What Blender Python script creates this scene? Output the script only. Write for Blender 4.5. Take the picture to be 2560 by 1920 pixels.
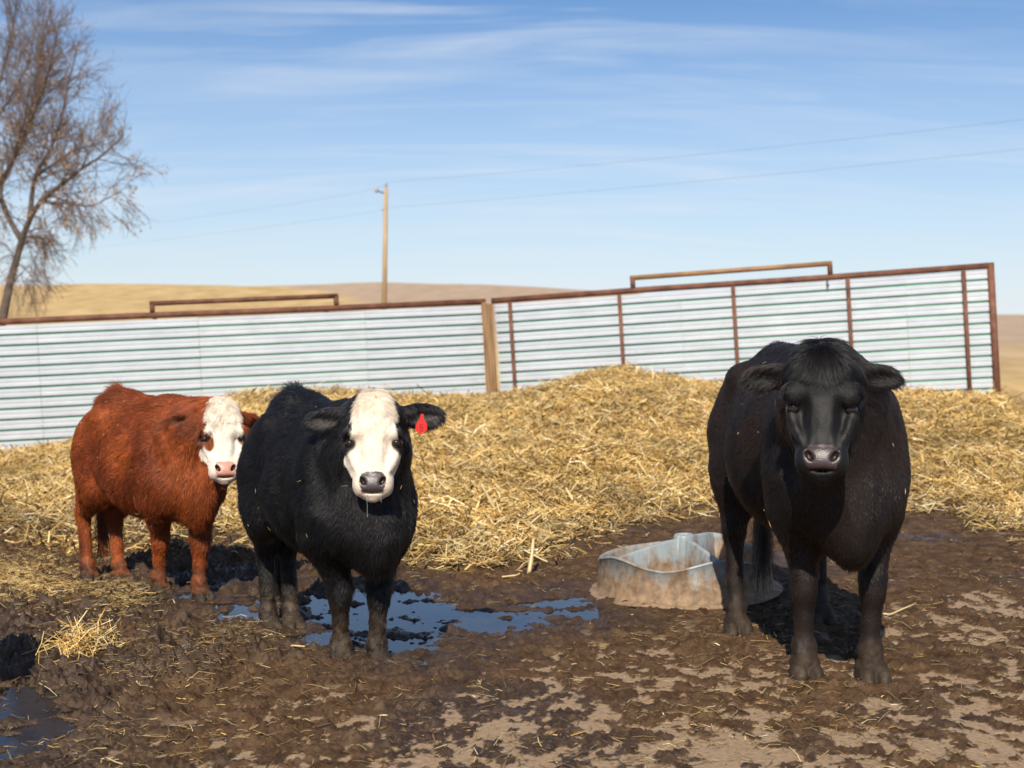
import bpy, bmesh, math
import numpy as np
from mathutils import Vector, Matrix

for o in list(bpy.data.objects):
    bpy.data.objects.remove(o, do_unlink=True)
SC = bpy.context.scene
COL = SC.collection
RNG = np.random.default_rng(7)
R = math.radians

# ------------------------------------------------------------------ camera
EYE = 1.55
PITCH = R(2.73)
FPX = 2560 * 50.0 / 36.0
cam_d = bpy.data.cameras.new('camera')
cam = bpy.data.objects.new('camera', cam_d)
COL.objects.link(cam)
cam.location = (0, 0, EYE)
cam.rotation_euler = (R(90) - PITCH, 0, 0)
cam_d.sensor_width = 36.0
cam_d.lens = 50.0
cam_d.clip_start = 0.05
cam_d.clip_end = 6000
cam_d.dof.use_dof = True
cam_d.dof.focus_distance = 6.25
cam_d.dof.aperture_fstop = 3.2
SC.camera = cam

# ------------------------------------------------------------------ light
SUN_EL, SUN_AZ = R(42), R(9)
sdir = Vector((math.sin(SUN_AZ) * math.cos(SUN_EL), math.cos(SUN_AZ) * math.cos(SUN_EL), -math.sin(SUN_EL)))
sun_d = bpy.data.lights.new('sun', 'SUN')
sun_d.energy = 5.0
sun_d.angle = R(0.53)
sun_d.color = (1.0, 0.92, 0.79)
sun = bpy.data.objects.new('sun', sun_d)
COL.objects.link(sun)
sun.rotation_euler = sdir.to_track_quat('-Z', 'Y').to_euler()
sun.location = (-3, -20, 18)

world = bpy.data.worlds.new('World')
SC.world = world
world.use_nodes = True
wn = world.node_tree
wn.nodes.clear()
def wnode(t, **k):
    n = wn.nodes.new(t)
    for a, b in k.items():
        setattr(n, a, b)
    return n
w_out = wnode('ShaderNodeOutputWorld')
w_bg = wnode('ShaderNodeBackground')
w_bg.inputs['Strength'].default_value = 0.086
w_sky = wnode('ShaderNodeTexSky', sky_type='NISHITA')
w_sky.sun_disc = False
w_sky.sun_elevation = SUN_EL
w_sky.sun_rotation = R(180) + SUN_AZ
w_sky.altitude = 400
w_sky.air_density = 1.0
w_sky.dust_density = 0.0
w_sky.ozone_density = 8.0
w_tc = wnode('ShaderNodeTexCoord')
w_sep = wnode('ShaderNodeSeparateXYZ')
w_add = wnode('ShaderNodeMath', operation='ADD')
w_add.inputs[1].default_value = 0.22
w_dx = wnode('ShaderNodeMath', operation='DIVIDE')
w_dy = wnode('ShaderNodeMath', operation='DIVIDE')
w_cmb = wnode('ShaderNodeCombineXYZ')
w_map = wnode('ShaderNodeMapping')
w_map.inputs['Rotation'].default_value = (0, 0, R(-14))
w_map.inputs['Scale'].default_value = (0.8, 4.2, 1)
w_map.inputs['Location'].default_value = (3.3, 1.7, 0)
w_n1 = wnode('ShaderNodeTexNoise')
w_n1.inputs['Scale'].default_value = 1.7
w_n1.inputs['Detail'].default_value = 9
w_n1.inputs['Roughness'].default_value = 0.6
w_n1.inputs['Distortion'].default_value = 0.5
w_rmp = wnode('ShaderNodeValToRGB')
w_rmp.color_ramp.elements[0].position = 0.44
w_rmp.color_ramp.elements[1].position = 0.74
w_n2 = wnode('ShaderNodeTexNoise')
w_n2.inputs['Scale'].default_value = 0.8
w_n2.inputs['Detail'].default_value = 3
w_rmp2 = wnode('ShaderNodeValToRGB')
w_rmp2.color_ramp.elements[0].position = 0.32
w_rmp2.color_ramp.elements[1].position = 0.60
w_mul = wnode('ShaderNodeMath', operation='MULTIPLY')
w_mul2 = wnode('ShaderNodeMath', operation='MULTIPLY')
w_mul2.inputs[1].default_value = 0.74
w_mix = wnode('ShaderNodeMix', data_type='RGBA')
w_mix.inputs['B'].default_value = (7.6, 8.2, 9.0, 1)
L = wn.links.new
L(w_tc.outputs['Generated'], w_sep.inputs[0])
L(w_sep.outputs['Z'], w_add.inputs[0])
L(w_sep.outputs['X'], w_dx.inputs[0]); L(w_add.outputs[0], w_dx.inputs[1])
L(w_sep.outputs['Y'], w_dy.inputs[0]); L(w_add.outputs[0], w_dy.inputs[1])
L(w_dx.outputs[0], w_cmb.inputs['X']); L(w_dy.outputs[0], w_cmb.inputs['Y'])
L(w_cmb.outputs[0], w_map.inputs['Vector'])
L(w_map.outputs[0], w_n1.inputs['Vector'])
L(w_cmb.outputs[0], w_n2.inputs['Vector'])
L(w_n1.outputs['Fac'], w_rmp.inputs[0]); L(w_n2.outputs['Fac'], w_rmp2.inputs[0])
L(w_rmp.outputs['Color'], w_mul.inputs[0]); L(w_rmp2.outputs['Color'], w_mul.inputs[1])
L(w_mul.outputs[0], w_mul2.inputs[0])
L(w_mul2.outputs[0], w_mix.inputs['Factor'])
L(w_sky.outputs[0], w_mix.inputs['A'])
w_vz = wnode('ShaderNodeMath', operation='MULTIPLY_ADD'); w_vz.inputs[1].default_value = -3.0; w_vz.inputs[2].default_value = 0.64
w_vc = wnode('ShaderNodeMath', operation='MAXIMUM'); w_vc.inputs[1].default_value = 0.0
w_mx2 = wnode('ShaderNodeMix', data_type='RGBA'); w_mx2.inputs['B'].default_value = (7.3, 8.0, 9.1, 1)
L(w_sep.outputs['Z'], w_vz.inputs[0]); L(w_vz.outputs[0], w_vc.inputs[0])
L(w_vc.outputs[0], w_mx2.inputs['Factor']); L(w_mix.outputs['Result'], w_mx2.inputs['A'])
L(w_mx2.outputs['Result'], w_bg.inputs['Color'])
L(w_bg.outputs[0], w_out.inputs['Surface'])

SC.view_settings.view_transform = 'Standard'
SC.view_settings.look = 'None'
SC.view_settings.exposure = 0.25
SC.view_settings.gamma = 1.0
SC.view_settings.use_curve_mapping = False
SC.render.film_transparent = False
SC.cycles.max_bounces = 6
SC.cycles.diffuse_bounces = 3
SC.cycles.glossy_bounces = 3
SC.cycles.transmission_bounces = 4
SC.cycles.transparent_max_bounces = 6
SC.cycles.use_denoising = True
SC.cycles_curves.shape = 'RIBBONS'

# ------------------------------------------------------------------ helpers
CP, SP = math.cos(PITCH), math.sin(PITCH)
def at(px, py, y):
    """world point on the photograph's ray (px, py) at world distance y"""
    a, b = (px - 1280) / FPX, -(py - 960) / FPX
    dy, dz = CP + b * SP, -SP + b * CP
    t = y / dy
    return np.array((a * t, y, EYE + dz * t))
def on_z(px, py, z=0.0):
    a, b = (px - 1280) / FPX, -(py - 960) / FPX
    dy, dz = CP + b * SP, -SP + b * CP
    t = (z - EYE) / dz
    return np.array((a * t, dy * t, z))
def proj(x, y, z=0.0):
    d = np.maximum(y * CP - (z - EYE) * SP, 0.3)
    return 1280 + FPX * x / d, 960 - FPX * (y * SP + (z - EYE) * CP) / d

def _h(ix, iy, iz, seed):
    h = (ix.astype(np.int64) * 374761393 + iy.astype(np.int64) * 668265263 + iz.astype(np.int64) * 2147483647 + seed * 974634777) & 0xFFFFFFFF
    h = ((h ^ (h >> 13)) * 1274126177) & 0xFFFFFFFF
    h = ((h ^ (h >> 16)) * 2246822519) & 0xFFFFFFFF
    return ((h ^ (h >> 15)) & 0xFFFFFF) / float(0xFFFFFF)
def noise2(x, y, seed=0):
    ix, iy = np.floor(x), np.floor(y)
    fx, fy = x - ix, y - iy
    fx = fx * fx * (3 - 2 * fx); fy = fy * fy * (3 - 2 * fy)
    z0 = np.zeros_like(ix)
    a, b = _h(ix, iy, z0, seed), _h(ix + 1, iy, z0, seed)
    c, d = _h(ix, iy + 1, z0, seed), _h(ix + 1, iy + 1, z0, seed)
    return (a + (b - a) * fx) * (1 - fy) + (c + (d - c) * fx) * fy
def noise3(x, y, z, seed=0):
    k = np.floor(z); f = z - k; f = f * f * (3 - 2 * f)
    return noise2(x + k * 17.3, y - k * 31.7, seed) * (1 - f) + noise2(x + (k + 1) * 17.3, y - (k + 1) * 31.7, seed) * f
def fbm2(x, y, o=4, seed=0, gain=0.5):
    r = np.zeros_like(x); a = 1.0; t = 0.0
    for i in range(o):
        r += a * noise2(x * 2 ** i + i * 5.2, y * 2 ** i - i * 3.7, seed + i); t += a; a *= gain
    return r / t * 2 - 1
def sstep(a, b, x):
    t = np.clip((x - a) / (b - a), 0, 1)
    return t * t * (3 - 2 * t)
def tab(x, pts):
    return np.interp(x, [p[0] for p in pts], [p[1] for p in pts])

def mesh_np(name, verts, faces, smooth=True, mat=None):
    """faces: (n,k) int array"""
    me = bpy.data.meshes.new(name)
    verts = np.ascontiguousarray(verts, dtype=np.float32)
    faces = np.ascontiguousarray(faces, dtype=np.int32)
    n, k = faces.shape
    me.vertices.add(len(verts)); me.vertices.foreach_set('co', verts.ravel())
    me.loops.add(n * k); me.loops.foreach_set('vertex_index', faces.ravel())
    me.polygons.add(n)
    me.polygons.foreach_set('loop_start', np.arange(0, n * k, k, dtype=np.int32))
    me.polygons.foreach_set('use_smooth', np.full(n, smooth, dtype=bool))
    me.update(calc_edges=True)
    if mat: me.materials.append(mat)
    return me
def link(name, data, parent=None, **props):
    o = bpy.data.objects.new(name, data)
    COL.objects.link(o)
    if parent is not None: o.parent = parent
    for k, v in props.items(): o[k] = v
    return o
def tag(o, label, cat, group=None):
    o['label'] = label; o['category'] = cat
    if group: o['group'] = group
    return o
def fattr(me, name, arr):
    a = me.attributes.new(name, 'FLOAT', 'POINT'); a.data.foreach_set('value', np.ascontiguousarray(arr, dtype=np.float32))
def cattr(me, name, rgb, dom='POINT'):
    a = me.attributes.new(name, 'FLOAT_COLOR', dom)
    c = np.ones((len(rgb), 4), dtype=np.float32); c[:, :3] = rgb
    a.data.foreach_set('color', c.ravel())
def cat_meshes(parts):
    V, F, n = [], [], 0
    for v, f in parts:
        V.append(np.asarray(v, float)); F.append(np.asarray(f, int) + n); n += len(v)
    return np.concatenate(V), np.concatenate(F)
def tube(pts, rad, sides=8, caps=True):
    pts = np.asarray(pts, float); n = len(pts)
    rad = np.broadcast_to(np.asarray(rad, float), (n,))
    t = np.gradient(pts, axis=0); t /= np.linalg.norm(t, axis=1)[:, None] + 1e-12
    ref = np.array((0.31, 0.17, 0.93)) if abs(t[0][2]) < 0.9 else np.array((1.0, 0.1, 0.0))
    u = np.cross(t, ref); u /= np.linalg.norm(u, axis=1)[:, None] + 1e-12
    w = np.cross(t, u)
    a = np.linspace(0, 2 * np.pi, sides, endpoint=False)
    V = (pts[:, None] + rad[:, None, None] * (np.cos(a)[None, :, None] * u[:, None] + np.sin(a)[None, :, None] * w[:, None])).reshape(-1, 3)
    i = np.arange(n - 1)[:, None] * sides; j = np.arange(sides)[None]; k = (j + 1) % sides
    F = np.stack([i + j, i + k, i + k + sides, i + j + sides], -1).reshape(-1, 4)
    if caps:
        V = np.concatenate([V, pts[:1], pts[-1:]]); c0, c1 = n * sides, n * sides + 1
        jj = np.arange(sides); kk = (jj + 1) % sides; b = (n - 1) * sides
        F = np.concatenate([F, np.stack([kk, jj, np.full(sides, c0), np.full(sides, c0)], -1), np.stack([b + jj, b + kk, np.full(sides, c1), np.full(sides, c1)], -1)])
    return V, F
def obj_parts(name, parts, mat, parent=None, smooth=True, **props):
    """python faces so that degenerate quads become triangles"""
    V, F = cat_meshes(parts)
    me = bpy.data.meshes.new(name)
    fl = [tuple(dict.fromkeys(f)) for f in F.tolist()]
    me.from_pydata(V.tolist(), [], [f for f in fl if len(f) > 2])
    me.polygons.foreach_set('use_smooth', [smooth] * len(me.polygons))
    me.materials.append(mat)
    return link(name, me, parent, **props)
def bevel_box(sx, sy, sz, b=0.006, c=(0, 0, 0)):
    bm = bmesh.new(); bmesh.ops.create_cube(bm, size=1.0)
    for v in bm.verts: v.co = Vector((v.co.x * sx, v.co.y * sy, v.co.z * sz))
    bmesh.ops.bevel(bm, geom=bm.edges[:], offset=b, segments=1, affect='EDGES')
    for v in bm.verts: v.co += Vector(c)
    return bm
def bm_obj(name, bm, mat, parent=None, smooth=False, **props):
    me = bpy.data.meshes.new(name); bm.to_mesh(me); bm.free()
    me.polygons.foreach_set('use_smooth', [smooth] * len(me.polygons))
    me.materials.append(mat)
    return link(name, me, parent, **props)

# ------------------------------------------------------------------ materials
class NT:
    def __init__(s, name):
        s.m = bpy.data.materials.new(name); s.m.use_nodes = True
        s.t = s.m.node_tree; s.b = s.t.nodes['Principled BSDF']
    def n(s, t, **k):
        x = s.t.nodes.new(t)
        for a, b in k.items():
            if a.startswith('i_'): x.inputs[a[2:].replace('_', ' ')].default_value = b
            else: setattr(x, a, b)
        return x
    def l(s, a, b): s.t.links.new(a, b)
    def attr(s, name): return s.n('ShaderNodeAttribute', attribute_name=name)
    def noise(s, scale, detail=5, rough=0.55, vec=None, dist=0.0):
        x = s.n('ShaderNodeTexNoise'); x.inputs['Scale'].default_value = scale; x.inputs['Detail'].default_value = detail
        x.inputs['Roughness'].default_value = rough; x.inputs['Distortion'].default_value = dist
        s.l(vec if vec is not None else s.coord(), x.inputs['Vector']); return x.outputs['Fac']
    def coord(s, scale=None):
        if not hasattr(s, 'tc'): s.tc = s.n('ShaderNodeTexCoord').outputs['Object']
        if scale is None: return s.tc
        mp = s.n('ShaderNodeMapping'); mp.inputs['Scale'].default_value = scale; s.l(s.tc, mp.inputs['Vector']); return mp.outputs[0]
    def ramp(s, fac, stops):
        x = s.n('ShaderNodeValToRGB'); e = x.color_ramp.elements
        while len(e) < len(stops): e.new(0.5)
        for q, (p, c) in zip(e, stops):
            q.position = p; q.color = (c, c, c, 1) if np.isscalar(c) else (*c, 1)
        s.l(fac, x.inputs[0]); return x.outputs[0]
    def mix(s, fac, a, b, mode='MIX'):
        x = s.n('ShaderNodeMix', data_type='RGBA', blend_type=mode)
        for v, k in ((fac, 'Factor'), (a, 'A'), (b, 'B')):
            if isinstance(v, (int, float)): x.inputs[k].default_value = v
            elif isinstance(v, tuple): x.inputs[k].default_value = (*v, 1)
            else: s.l(v, x.inputs[k])
        return x.outputs['Result']
    def math(s, op, a, b=0.0):
        x = s.n('ShaderNodeMath', operation=op)
        for i, v in enumerate((a, b)):
            if isinstance(v, (int, float)): x.inputs[i].default_value = v
            else: s.l(v, x.inputs[i])
        return x.outputs[0]
    def bump(s, h, strength=0.3, dist=0.01):
        x = s.n('ShaderNodeBump'); x.inputs['Strength'].default_value = strength; x.inputs['Distance'].default_value = dist
        s.l(h, x.inputs['Height']); s.l(x.outputs[0], s.b.inputs['Normal'])
    def set(s, **k):
        for a, v in k.items():
            i = s.b.inputs[a.replace('_', ' ')]
            if isinstance(v, (int, float)): i.default_value = v
            elif isinstance(v, tuple): i.default_value = (*v, 1)
            else: s.l(v, i)
        return s

def m_ground():
    t = NT('yard_ground')
    mud = t.ramp(t.noise(9, 8, 0.65), [(0.3, (0.034, 0.019, 0.0105)), (0.5, (0.086, 0.049, 0.026)), (0.72, (0.155, 0.095, 0.052))])
    pale = t.ramp(t.noise(42, 9, 0.75), [(0.3, (0.19, 0.125, 0.074)), (0.5, (0.33, 0.228, 0.142)), (0.75, (0.44, 0.318, 0.208))])
    straw = t.ramp(t.noise(26, 8, 0.7), [(0.3, (0.05, 0.030, 0.012)), (0.5, (0.20, 0.12, 0.038)), (0.7, (0.36, 0.23, 0.08))])
    gold = t.ramp(t.noise(0.5, 10, 0.75, t.coord((1, 0.35, 1))), [(0.35, (0.36, 0.235, 0.095)), (0.5, (0.54, 0.37, 0.16)), (0.68, (0.66, 0.48, 0.24))])
    brown = t.ramp(t.noise(0.6, 8, 0.7, t.coord((1, 0.25, 1))), [(0.3, (0.37, 0.26, 0.17)), (0.7, (0.50, 0.365, 0.25))])
    c = t.mix(t.attr('pale').outputs['Fac'], mud, pale)
    c = t.mix(t.attr('straw').outputs['Fac'], c, straw)
    c = t.mix(t.attr('gold').outputs['Fac'], c, gold)
    c = t.mix(t.attr('brown').outputs['Fac'], c, brown)
    wet = t.attr('wet').outputs['Fac']
    c = t.mix(t.math('MULTIPLY', wet, 0.45), c, (0.018, 0.012, 0.008))
    r = t.math('SUBTRACT', t.ramp(t.noise(40, 4), [(0.3, 0.52), (0.7, 0.85)]), t.math('MULTIPLY', wet, 0.38))
    t.set(Base_Color=c, Roughness=r, Specular_IOR_Level=t.math('ADD', 0.10, t.math('MULTIPLY', wet, 0.30)))
    t.bump(t.noise(75, 6, 0.7), 0.6, 0.014)
    return t.m
def m_simple(name, stops, scale=8, rough=0.7, bump=0.2, bscale=60, metal=0.0, spec=0.4, cs=None, bd=0.005):
    t = NT(name)
    t.set(Base_Color=t.ramp(t.noise(scale, 7, 0.62, t.coord(cs) if cs else None), stops), Roughness=rough, Metallic=metal, Specular_IOR_Level=spec)
    if bump: t.bump(t.noise(bscale, 5, 0.6, t.coord(cs) if cs else None), bump, bd)
    return t.m
def m_attr(name, attr, rough=0.6, spec=0.3, var=0.0, trans=0.0):
    t = NT(name)
    c = t.attr(attr).outputs['Color']
    t.set(Base_Color=c, Roughness=rough, Specular_IOR_Level=spec)
    return t.m
def m_galv():
    t = NT('galvanised_sheet')
    il = t.n('ShaderNodeObjectInfo'); vs = t.n('ShaderNodeVectorMath', operation='SCALE'); vs.inputs['Scale'].default_value = 7.3; t.l(il.outputs['Location'], vs.inputs[0])
    va = t.n('ShaderNodeVectorMath', operation='ADD'); t.l(t.coord((1.0, 1, 2.0)), va.inputs[0]); t.l(vs.outputs[0], va.inputs[1])
    a = t.ramp(t.noise(2.2, 8, 0.65, va.outputs[0]), [(0.25, (0.50, 0.52, 0.55)), (0.55, (0.60, 0.625, 0.66)), (0.8, (0.68, 0.70, 0.73))])
    rust = t.ramp(t.noise(6.5, 6, 0.7, va.outputs[0]), [(0.66, 0.0), (0.74, 0.6)])
    oi = t.n('ShaderNodeObjectInfo').outputs['Random']
    a = t.mix(t.math('MULTIPLY', oi, 0.22), a, (0.45, 0.50, 0.56))
    t.set(Base_Color=t.mix(rust, a, (0.42, 0.30, 0.18)), Roughness=0.42, Metallic=0.25, Specular_IOR_Level=0.5)
    t.bump(t.noise(3.0, 3), 0.25, 0.02)
    return t.m
def m_trough():
    t = NT('weathered_plastic')
    base = t.ramp(t.noise(7, 6, 0.6, t.coord((1, 1, 0.5))), [(0.35, (0.22, 0.275, 0.30)), (0.6, (0.31, 0.36, 0.38)), (0.8, (0.43, 0.46, 0.455))])
    sep = t.n('ShaderNodeSeparateXYZ'); t.l(t.coord(), sep.inputs[0])
    low = t.math('ADD', t.noise(9, 8, 0.72, t.coord((1, 1, 0.6))), t.math('MULTIPLY', t.math('SUBTRACT', 0.15, sep.outputs['Z']), 1.35))
    dirt = t.ramp(low, [(0.33, 0.10), (0.52, 0.95)])
    mudc = t.ramp(t.noise(25, 6), [(0.3, (0.12, 0.068, 0.034)), (0.7, (0.34, 0.215, 0.115))])
    scr = t.ramp(t.noise(40, 3, 0.5, t.coord((1, 1, 0.1))), [(0.62, 0.0), (0.72, 0.5)])
    c = t.mix(scr, base, (0.62, 0.63, 0.60))
    c = t.mix(dirt, c, mudc)
    t.set(Base_Color=c, Roughness=t.math('ADD', 0.38, t.math('MULTIPLY', dirt, 0.4)), Specular_IOR_Level=0.5)
    t.bump(t.noise(45, 5), 0.25, 0.006)
    return t.m
def m_water():
    t = NT('muddy_water')
    t.set(Base_Color=t.ramp(t.noise(6, 5), [(0.35, (0.010, 0.008, 0.006)), (0.7, (0.03, 0.021, 0.014))]), Roughness=0.06, IOR=1.33, Specular_IOR_Level=0.62)
    t.bump(t.noise(22, 3, 0.5), 0.12, 0.004)
    return t.m
M_GROUND = m_ground()
M_GALV = m_galv()
M_RUST = m_simple('rusted_pipe', [(0.3, (0.07, 0.026, 0.016)), (0.55, (0.155, 0.062, 0.036)), (0.8, (0.25, 0.115, 0.06))], 7, 0.72, 0.25, 90)
M_RUSTGOLD = m_simple('worn_pipe', [(0.3, (0.13, 0.055, 0.028)), (0.5, (0.30, 0.16, 0.07)), (0.75, (0.48, 0.29, 0.13))], 5, 0.6, 0.25, 90, cs=(0.4, 1, 1))
M_GREEN = m_simple('green_paint', [(0.3, (0.19, 0.40, 0.27)), (0.7, (0.25, 0.50, 0.35))], 4, 0.55, 0.1)
M_WOOD = m_simple('weathered_wood', [(0.3, (0.11, 0.058, 0.027)), (0.5, (0.25, 0.14, 0.066)), (0.75, (0.40, 0.25, 0.13))], 6, 0.85, 0.5, 22, cs=(6, 6, 0.35))
M_POLE = m_simple('pole_wood', [(0.3, (0.30, 0.20, 0.11)), (0.7, (0.50, 0.36, 0.21))], 3, 0.85, 0.2, 30, cs=(3, 3, 0.3))
M_GLASS = m_simple('insulator_porcelain', [(0.3, (0.25, 0.27, 0.27)), (0.7, (0.4, 0.42, 0.42))], 5, 0.25, 0)
M_WIRE = m_simple('wire', [(0.3, (0.05, 0.05, 0.06)), (0.7, (0.08, 0.08, 0.09))], 5, 0.5, 0, metal=0.5)
M_BARK = m_simple('bark', [(0.3, (0.055, 0.040, 0.032)), (0.6, (0.13, 0.098, 0.08)), (0.8, (0.20, 0.155, 0.125))], 6, 0.9, 0.5, 25)
M_TWIG = m_simple('twig_bark', [(0.3, (0.10, 0.070, 0.060)), (0.7, (0.20, 0.145, 0.12))], 3, 0.85, 0)
M_LEAF = m_simple('dry_leaf', [(0.3, (0.30, 0.165, 0.06)), (0.7, (0.48, 0.30, 0.13))], 2, 0.8, 0)
M_STRAW = m_attr('straw', 'col', 0.42, 0.5)
M_TROUGH = m_trough()
M_WATER = m_water()
M_EYE = NT('eye').set(Base_Color=(0.012, 0.008, 0.006), Roughness=0.08, Specular_IOR_Level=0.5).m
M_TAG = NT('red_plastic').set(Base_Color=(0.75, 0.022, 0.016), Roughness=0.4).m
M_INK = NT('marker_ink').set(Base_Color=(0.03, 0.012, 0.03), Roughness=0.6).m
M_DROOL = NT('saliva').set(Base_Color=(0.8, 0.78, 0.7), Roughness=0.1, Transmission_Weight=0.6).m
def m_hide():
    t = NT('hide')
    w = t.attr('wet').outputs['Fac']
    c = t.attr('col').outputs['Color']
    n = t.noise(60, 4, 0.6)
    c = t.mix(0.5, c, t.mix(1.0, c, t.ramp(n, [(0.3, 0.65), (0.7, 1.25)]), 'MULTIPLY'))
    t.set(Base_Color=c, Roughness=t.math('SUBTRACT', 0.7, t.math('MULTIPLY', w, 0.34)), Specular_IOR_Level=t.math('ADD', 0.25, t.math('MULTIPLY', w, 0.28)))
    t.bump(t.noise(170, 3), 0.35, 0.004)
    return t.m
M_HIDE = m_hide()
M_FUR = m_attr('fur', 'hcol', 0.5, 0.35)
def m_dark_fur():
    t = NT('dark_fur')
    h = t.n('ShaderNodeBsdfHairPrincipled')
    t.l(t.attr('hcol').outputs['Color'], h.inputs['Color'])
    h.inputs['Roughness'].default_value = 0.32; h.inputs['Radial Roughness'].default_value = 0.45; h.inputs['Random Roughness'].default_value = 0.3
    out = [n for n in t.t.nodes if n.type == 'OUTPUT_MATERIAL'][0]
    mx = t.n('ShaderNodeMixShader'); mx.inputs[0].default_value = 0.42
    t.set(Base_Color=t.attr('hcol').outputs['Color'], Roughness=0.45, Specular_IOR_Level=0.3)
    t.l(t.b.outputs[0], mx.inputs[1]); t.l(h.outputs[0], mx.inputs[2]); t.l(mx.outputs[0], out.inputs['Surface'])
    return t.m
M_DARK_FUR = m_dark_fur()

# ------------------------------------------------------------------ ground
Y_FENCE = 18.2
STRAW_TOP = [(-900, 1140), (-200, 1137), (0, 1132), (180, 1105), (400, 1040), (620, 990), (850, 984), (1000, 1000), (1200, 1004), (1290, 993), (1400, 962),
             (1480, 942), (1560, 927), (1620, 942), (1700, 958), (1780, 965), (2000, 970), (2200, 974), (2400, 982), (2490, 985), (2560, 1035), (2700, 1065), (3400, 1080)]
STRAW_FRONT = [(-600, 1330), (0, 1310), (150, 1350), (330, 1330), (640, 1345), (900, 1385), (1150, 1395), (1300, 1380), (1450, 1330), (1650, 1275), (1800, 1255),
               (2000, 1245), (2250, 1235), (2400, 1265), (2560, 1325), (3200, 1400)]
RIDGE = [(-2500, 60), (-800, 70), (90, 75), (300, 81), (500, 80), (700, 77), (800, 79), (950, 84), (1200, 79), (1400, 68), (1560, 56), (1750, 36), (1950, 16), (2200, 6), (2560, 4), (5000, 4)]
PALE_EDGE = [(-600, 1960), (0, 1905), (150, 1875), (400, 1805), (650, 1735), (850, 1700), (1000, 1700), (1250, 1600), (1500, 1565), (1750, 1560), (2000, 1590), (2250, 1490), (2560, 1370), (3200, 1330)]
def poly_world(pts):
    return np.array([on_z(a, b)[:2] for a, b in pts])
PUDDLES = [
    poly_world([(625, 1570), (700, 1528), (770, 1490), (900, 1468), (1030, 1470), (1150, 1512), (1240, 1512), (1340, 1488), (1430, 1480), (1505, 1488), (1515, 1545), (1400, 1562), (1290, 1572),
                (1170, 1590), (1120, 1630), (1095, 1668), (990, 1664), (900, 1618), (780, 1612), (680, 1600)]),
    poly_world([(415, 1482), (470, 1455), (560, 1462), (650, 1500), (690, 1535), (620, 1552), (530, 1536), (450, 1505)]),
    poly_world([(-420, 1725), (0, 1728), (110, 1728), (150, 1760), (205, 1815), (150, 1845), (125, 1885), (20, 1905), (-420, 1900)]),
]
def poly_sd(x, y, P):
    """signed distance to polygon, negative inside"""
    d = np.full(x.shape, 1e9); ins = np.zeros(x.shape, bool)
    n = len(P)
    for i in range(n):
        a, b = P[i], P[(i + 1) % n]
        e = b - a; wx, wy = x - a[0], y - a[1]
        t = np.clip((wx * e[0] + wy * e[1]) / (e @ e), 0, 1)
        d = np.minimum(d, (wx - e[0] * t) ** 2 + (wy - e[1] * t) ** 2)
        c = (a[1] <= y) != (b[1] <= y)
        xi = a[0] + (y - a[1]) / (e[1] if abs(e[1]) > 1e-9 else 1e-9) * e[0]
        ins ^= c & (x < xi)
    d = np.sqrt(d)
    return np.where(ins, -d, d)
HOOVES = []
def hoofprints(x, y, cell=0.24):
    ci, cj = np.floor(x / cell), np.floor(y / cell)
    h = np.zeros_like(x); z0 = np.zeros_like(x)
    for di in (-1, 0, 1):
        for dj in (-1, 0, 1):
            a, b = ci + di, cj + dj
            cx = (a + 0.15 + 0.7 * _h(a, b, z0, 91)) * cell; cy = (b + 0.15 + 0.7 * _h(a, b, z0, 92)) * cell
            ok = _h(a, b, z0, 93) < 0.62
            r = np.hypot((x - cx) * (1 + 0.25 * _h(a, b, z0, 95)), y - cy) / (0.045 + 0.03 * _h(a, b, z0, 94))
            h += np.where(ok & (r < 2.2), -0.030 * np.exp(-(r ** 4) * 0.8) + 0.012 * np.exp(-((r - 1.25) * 3.2) ** 2), 0)
    return h
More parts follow.
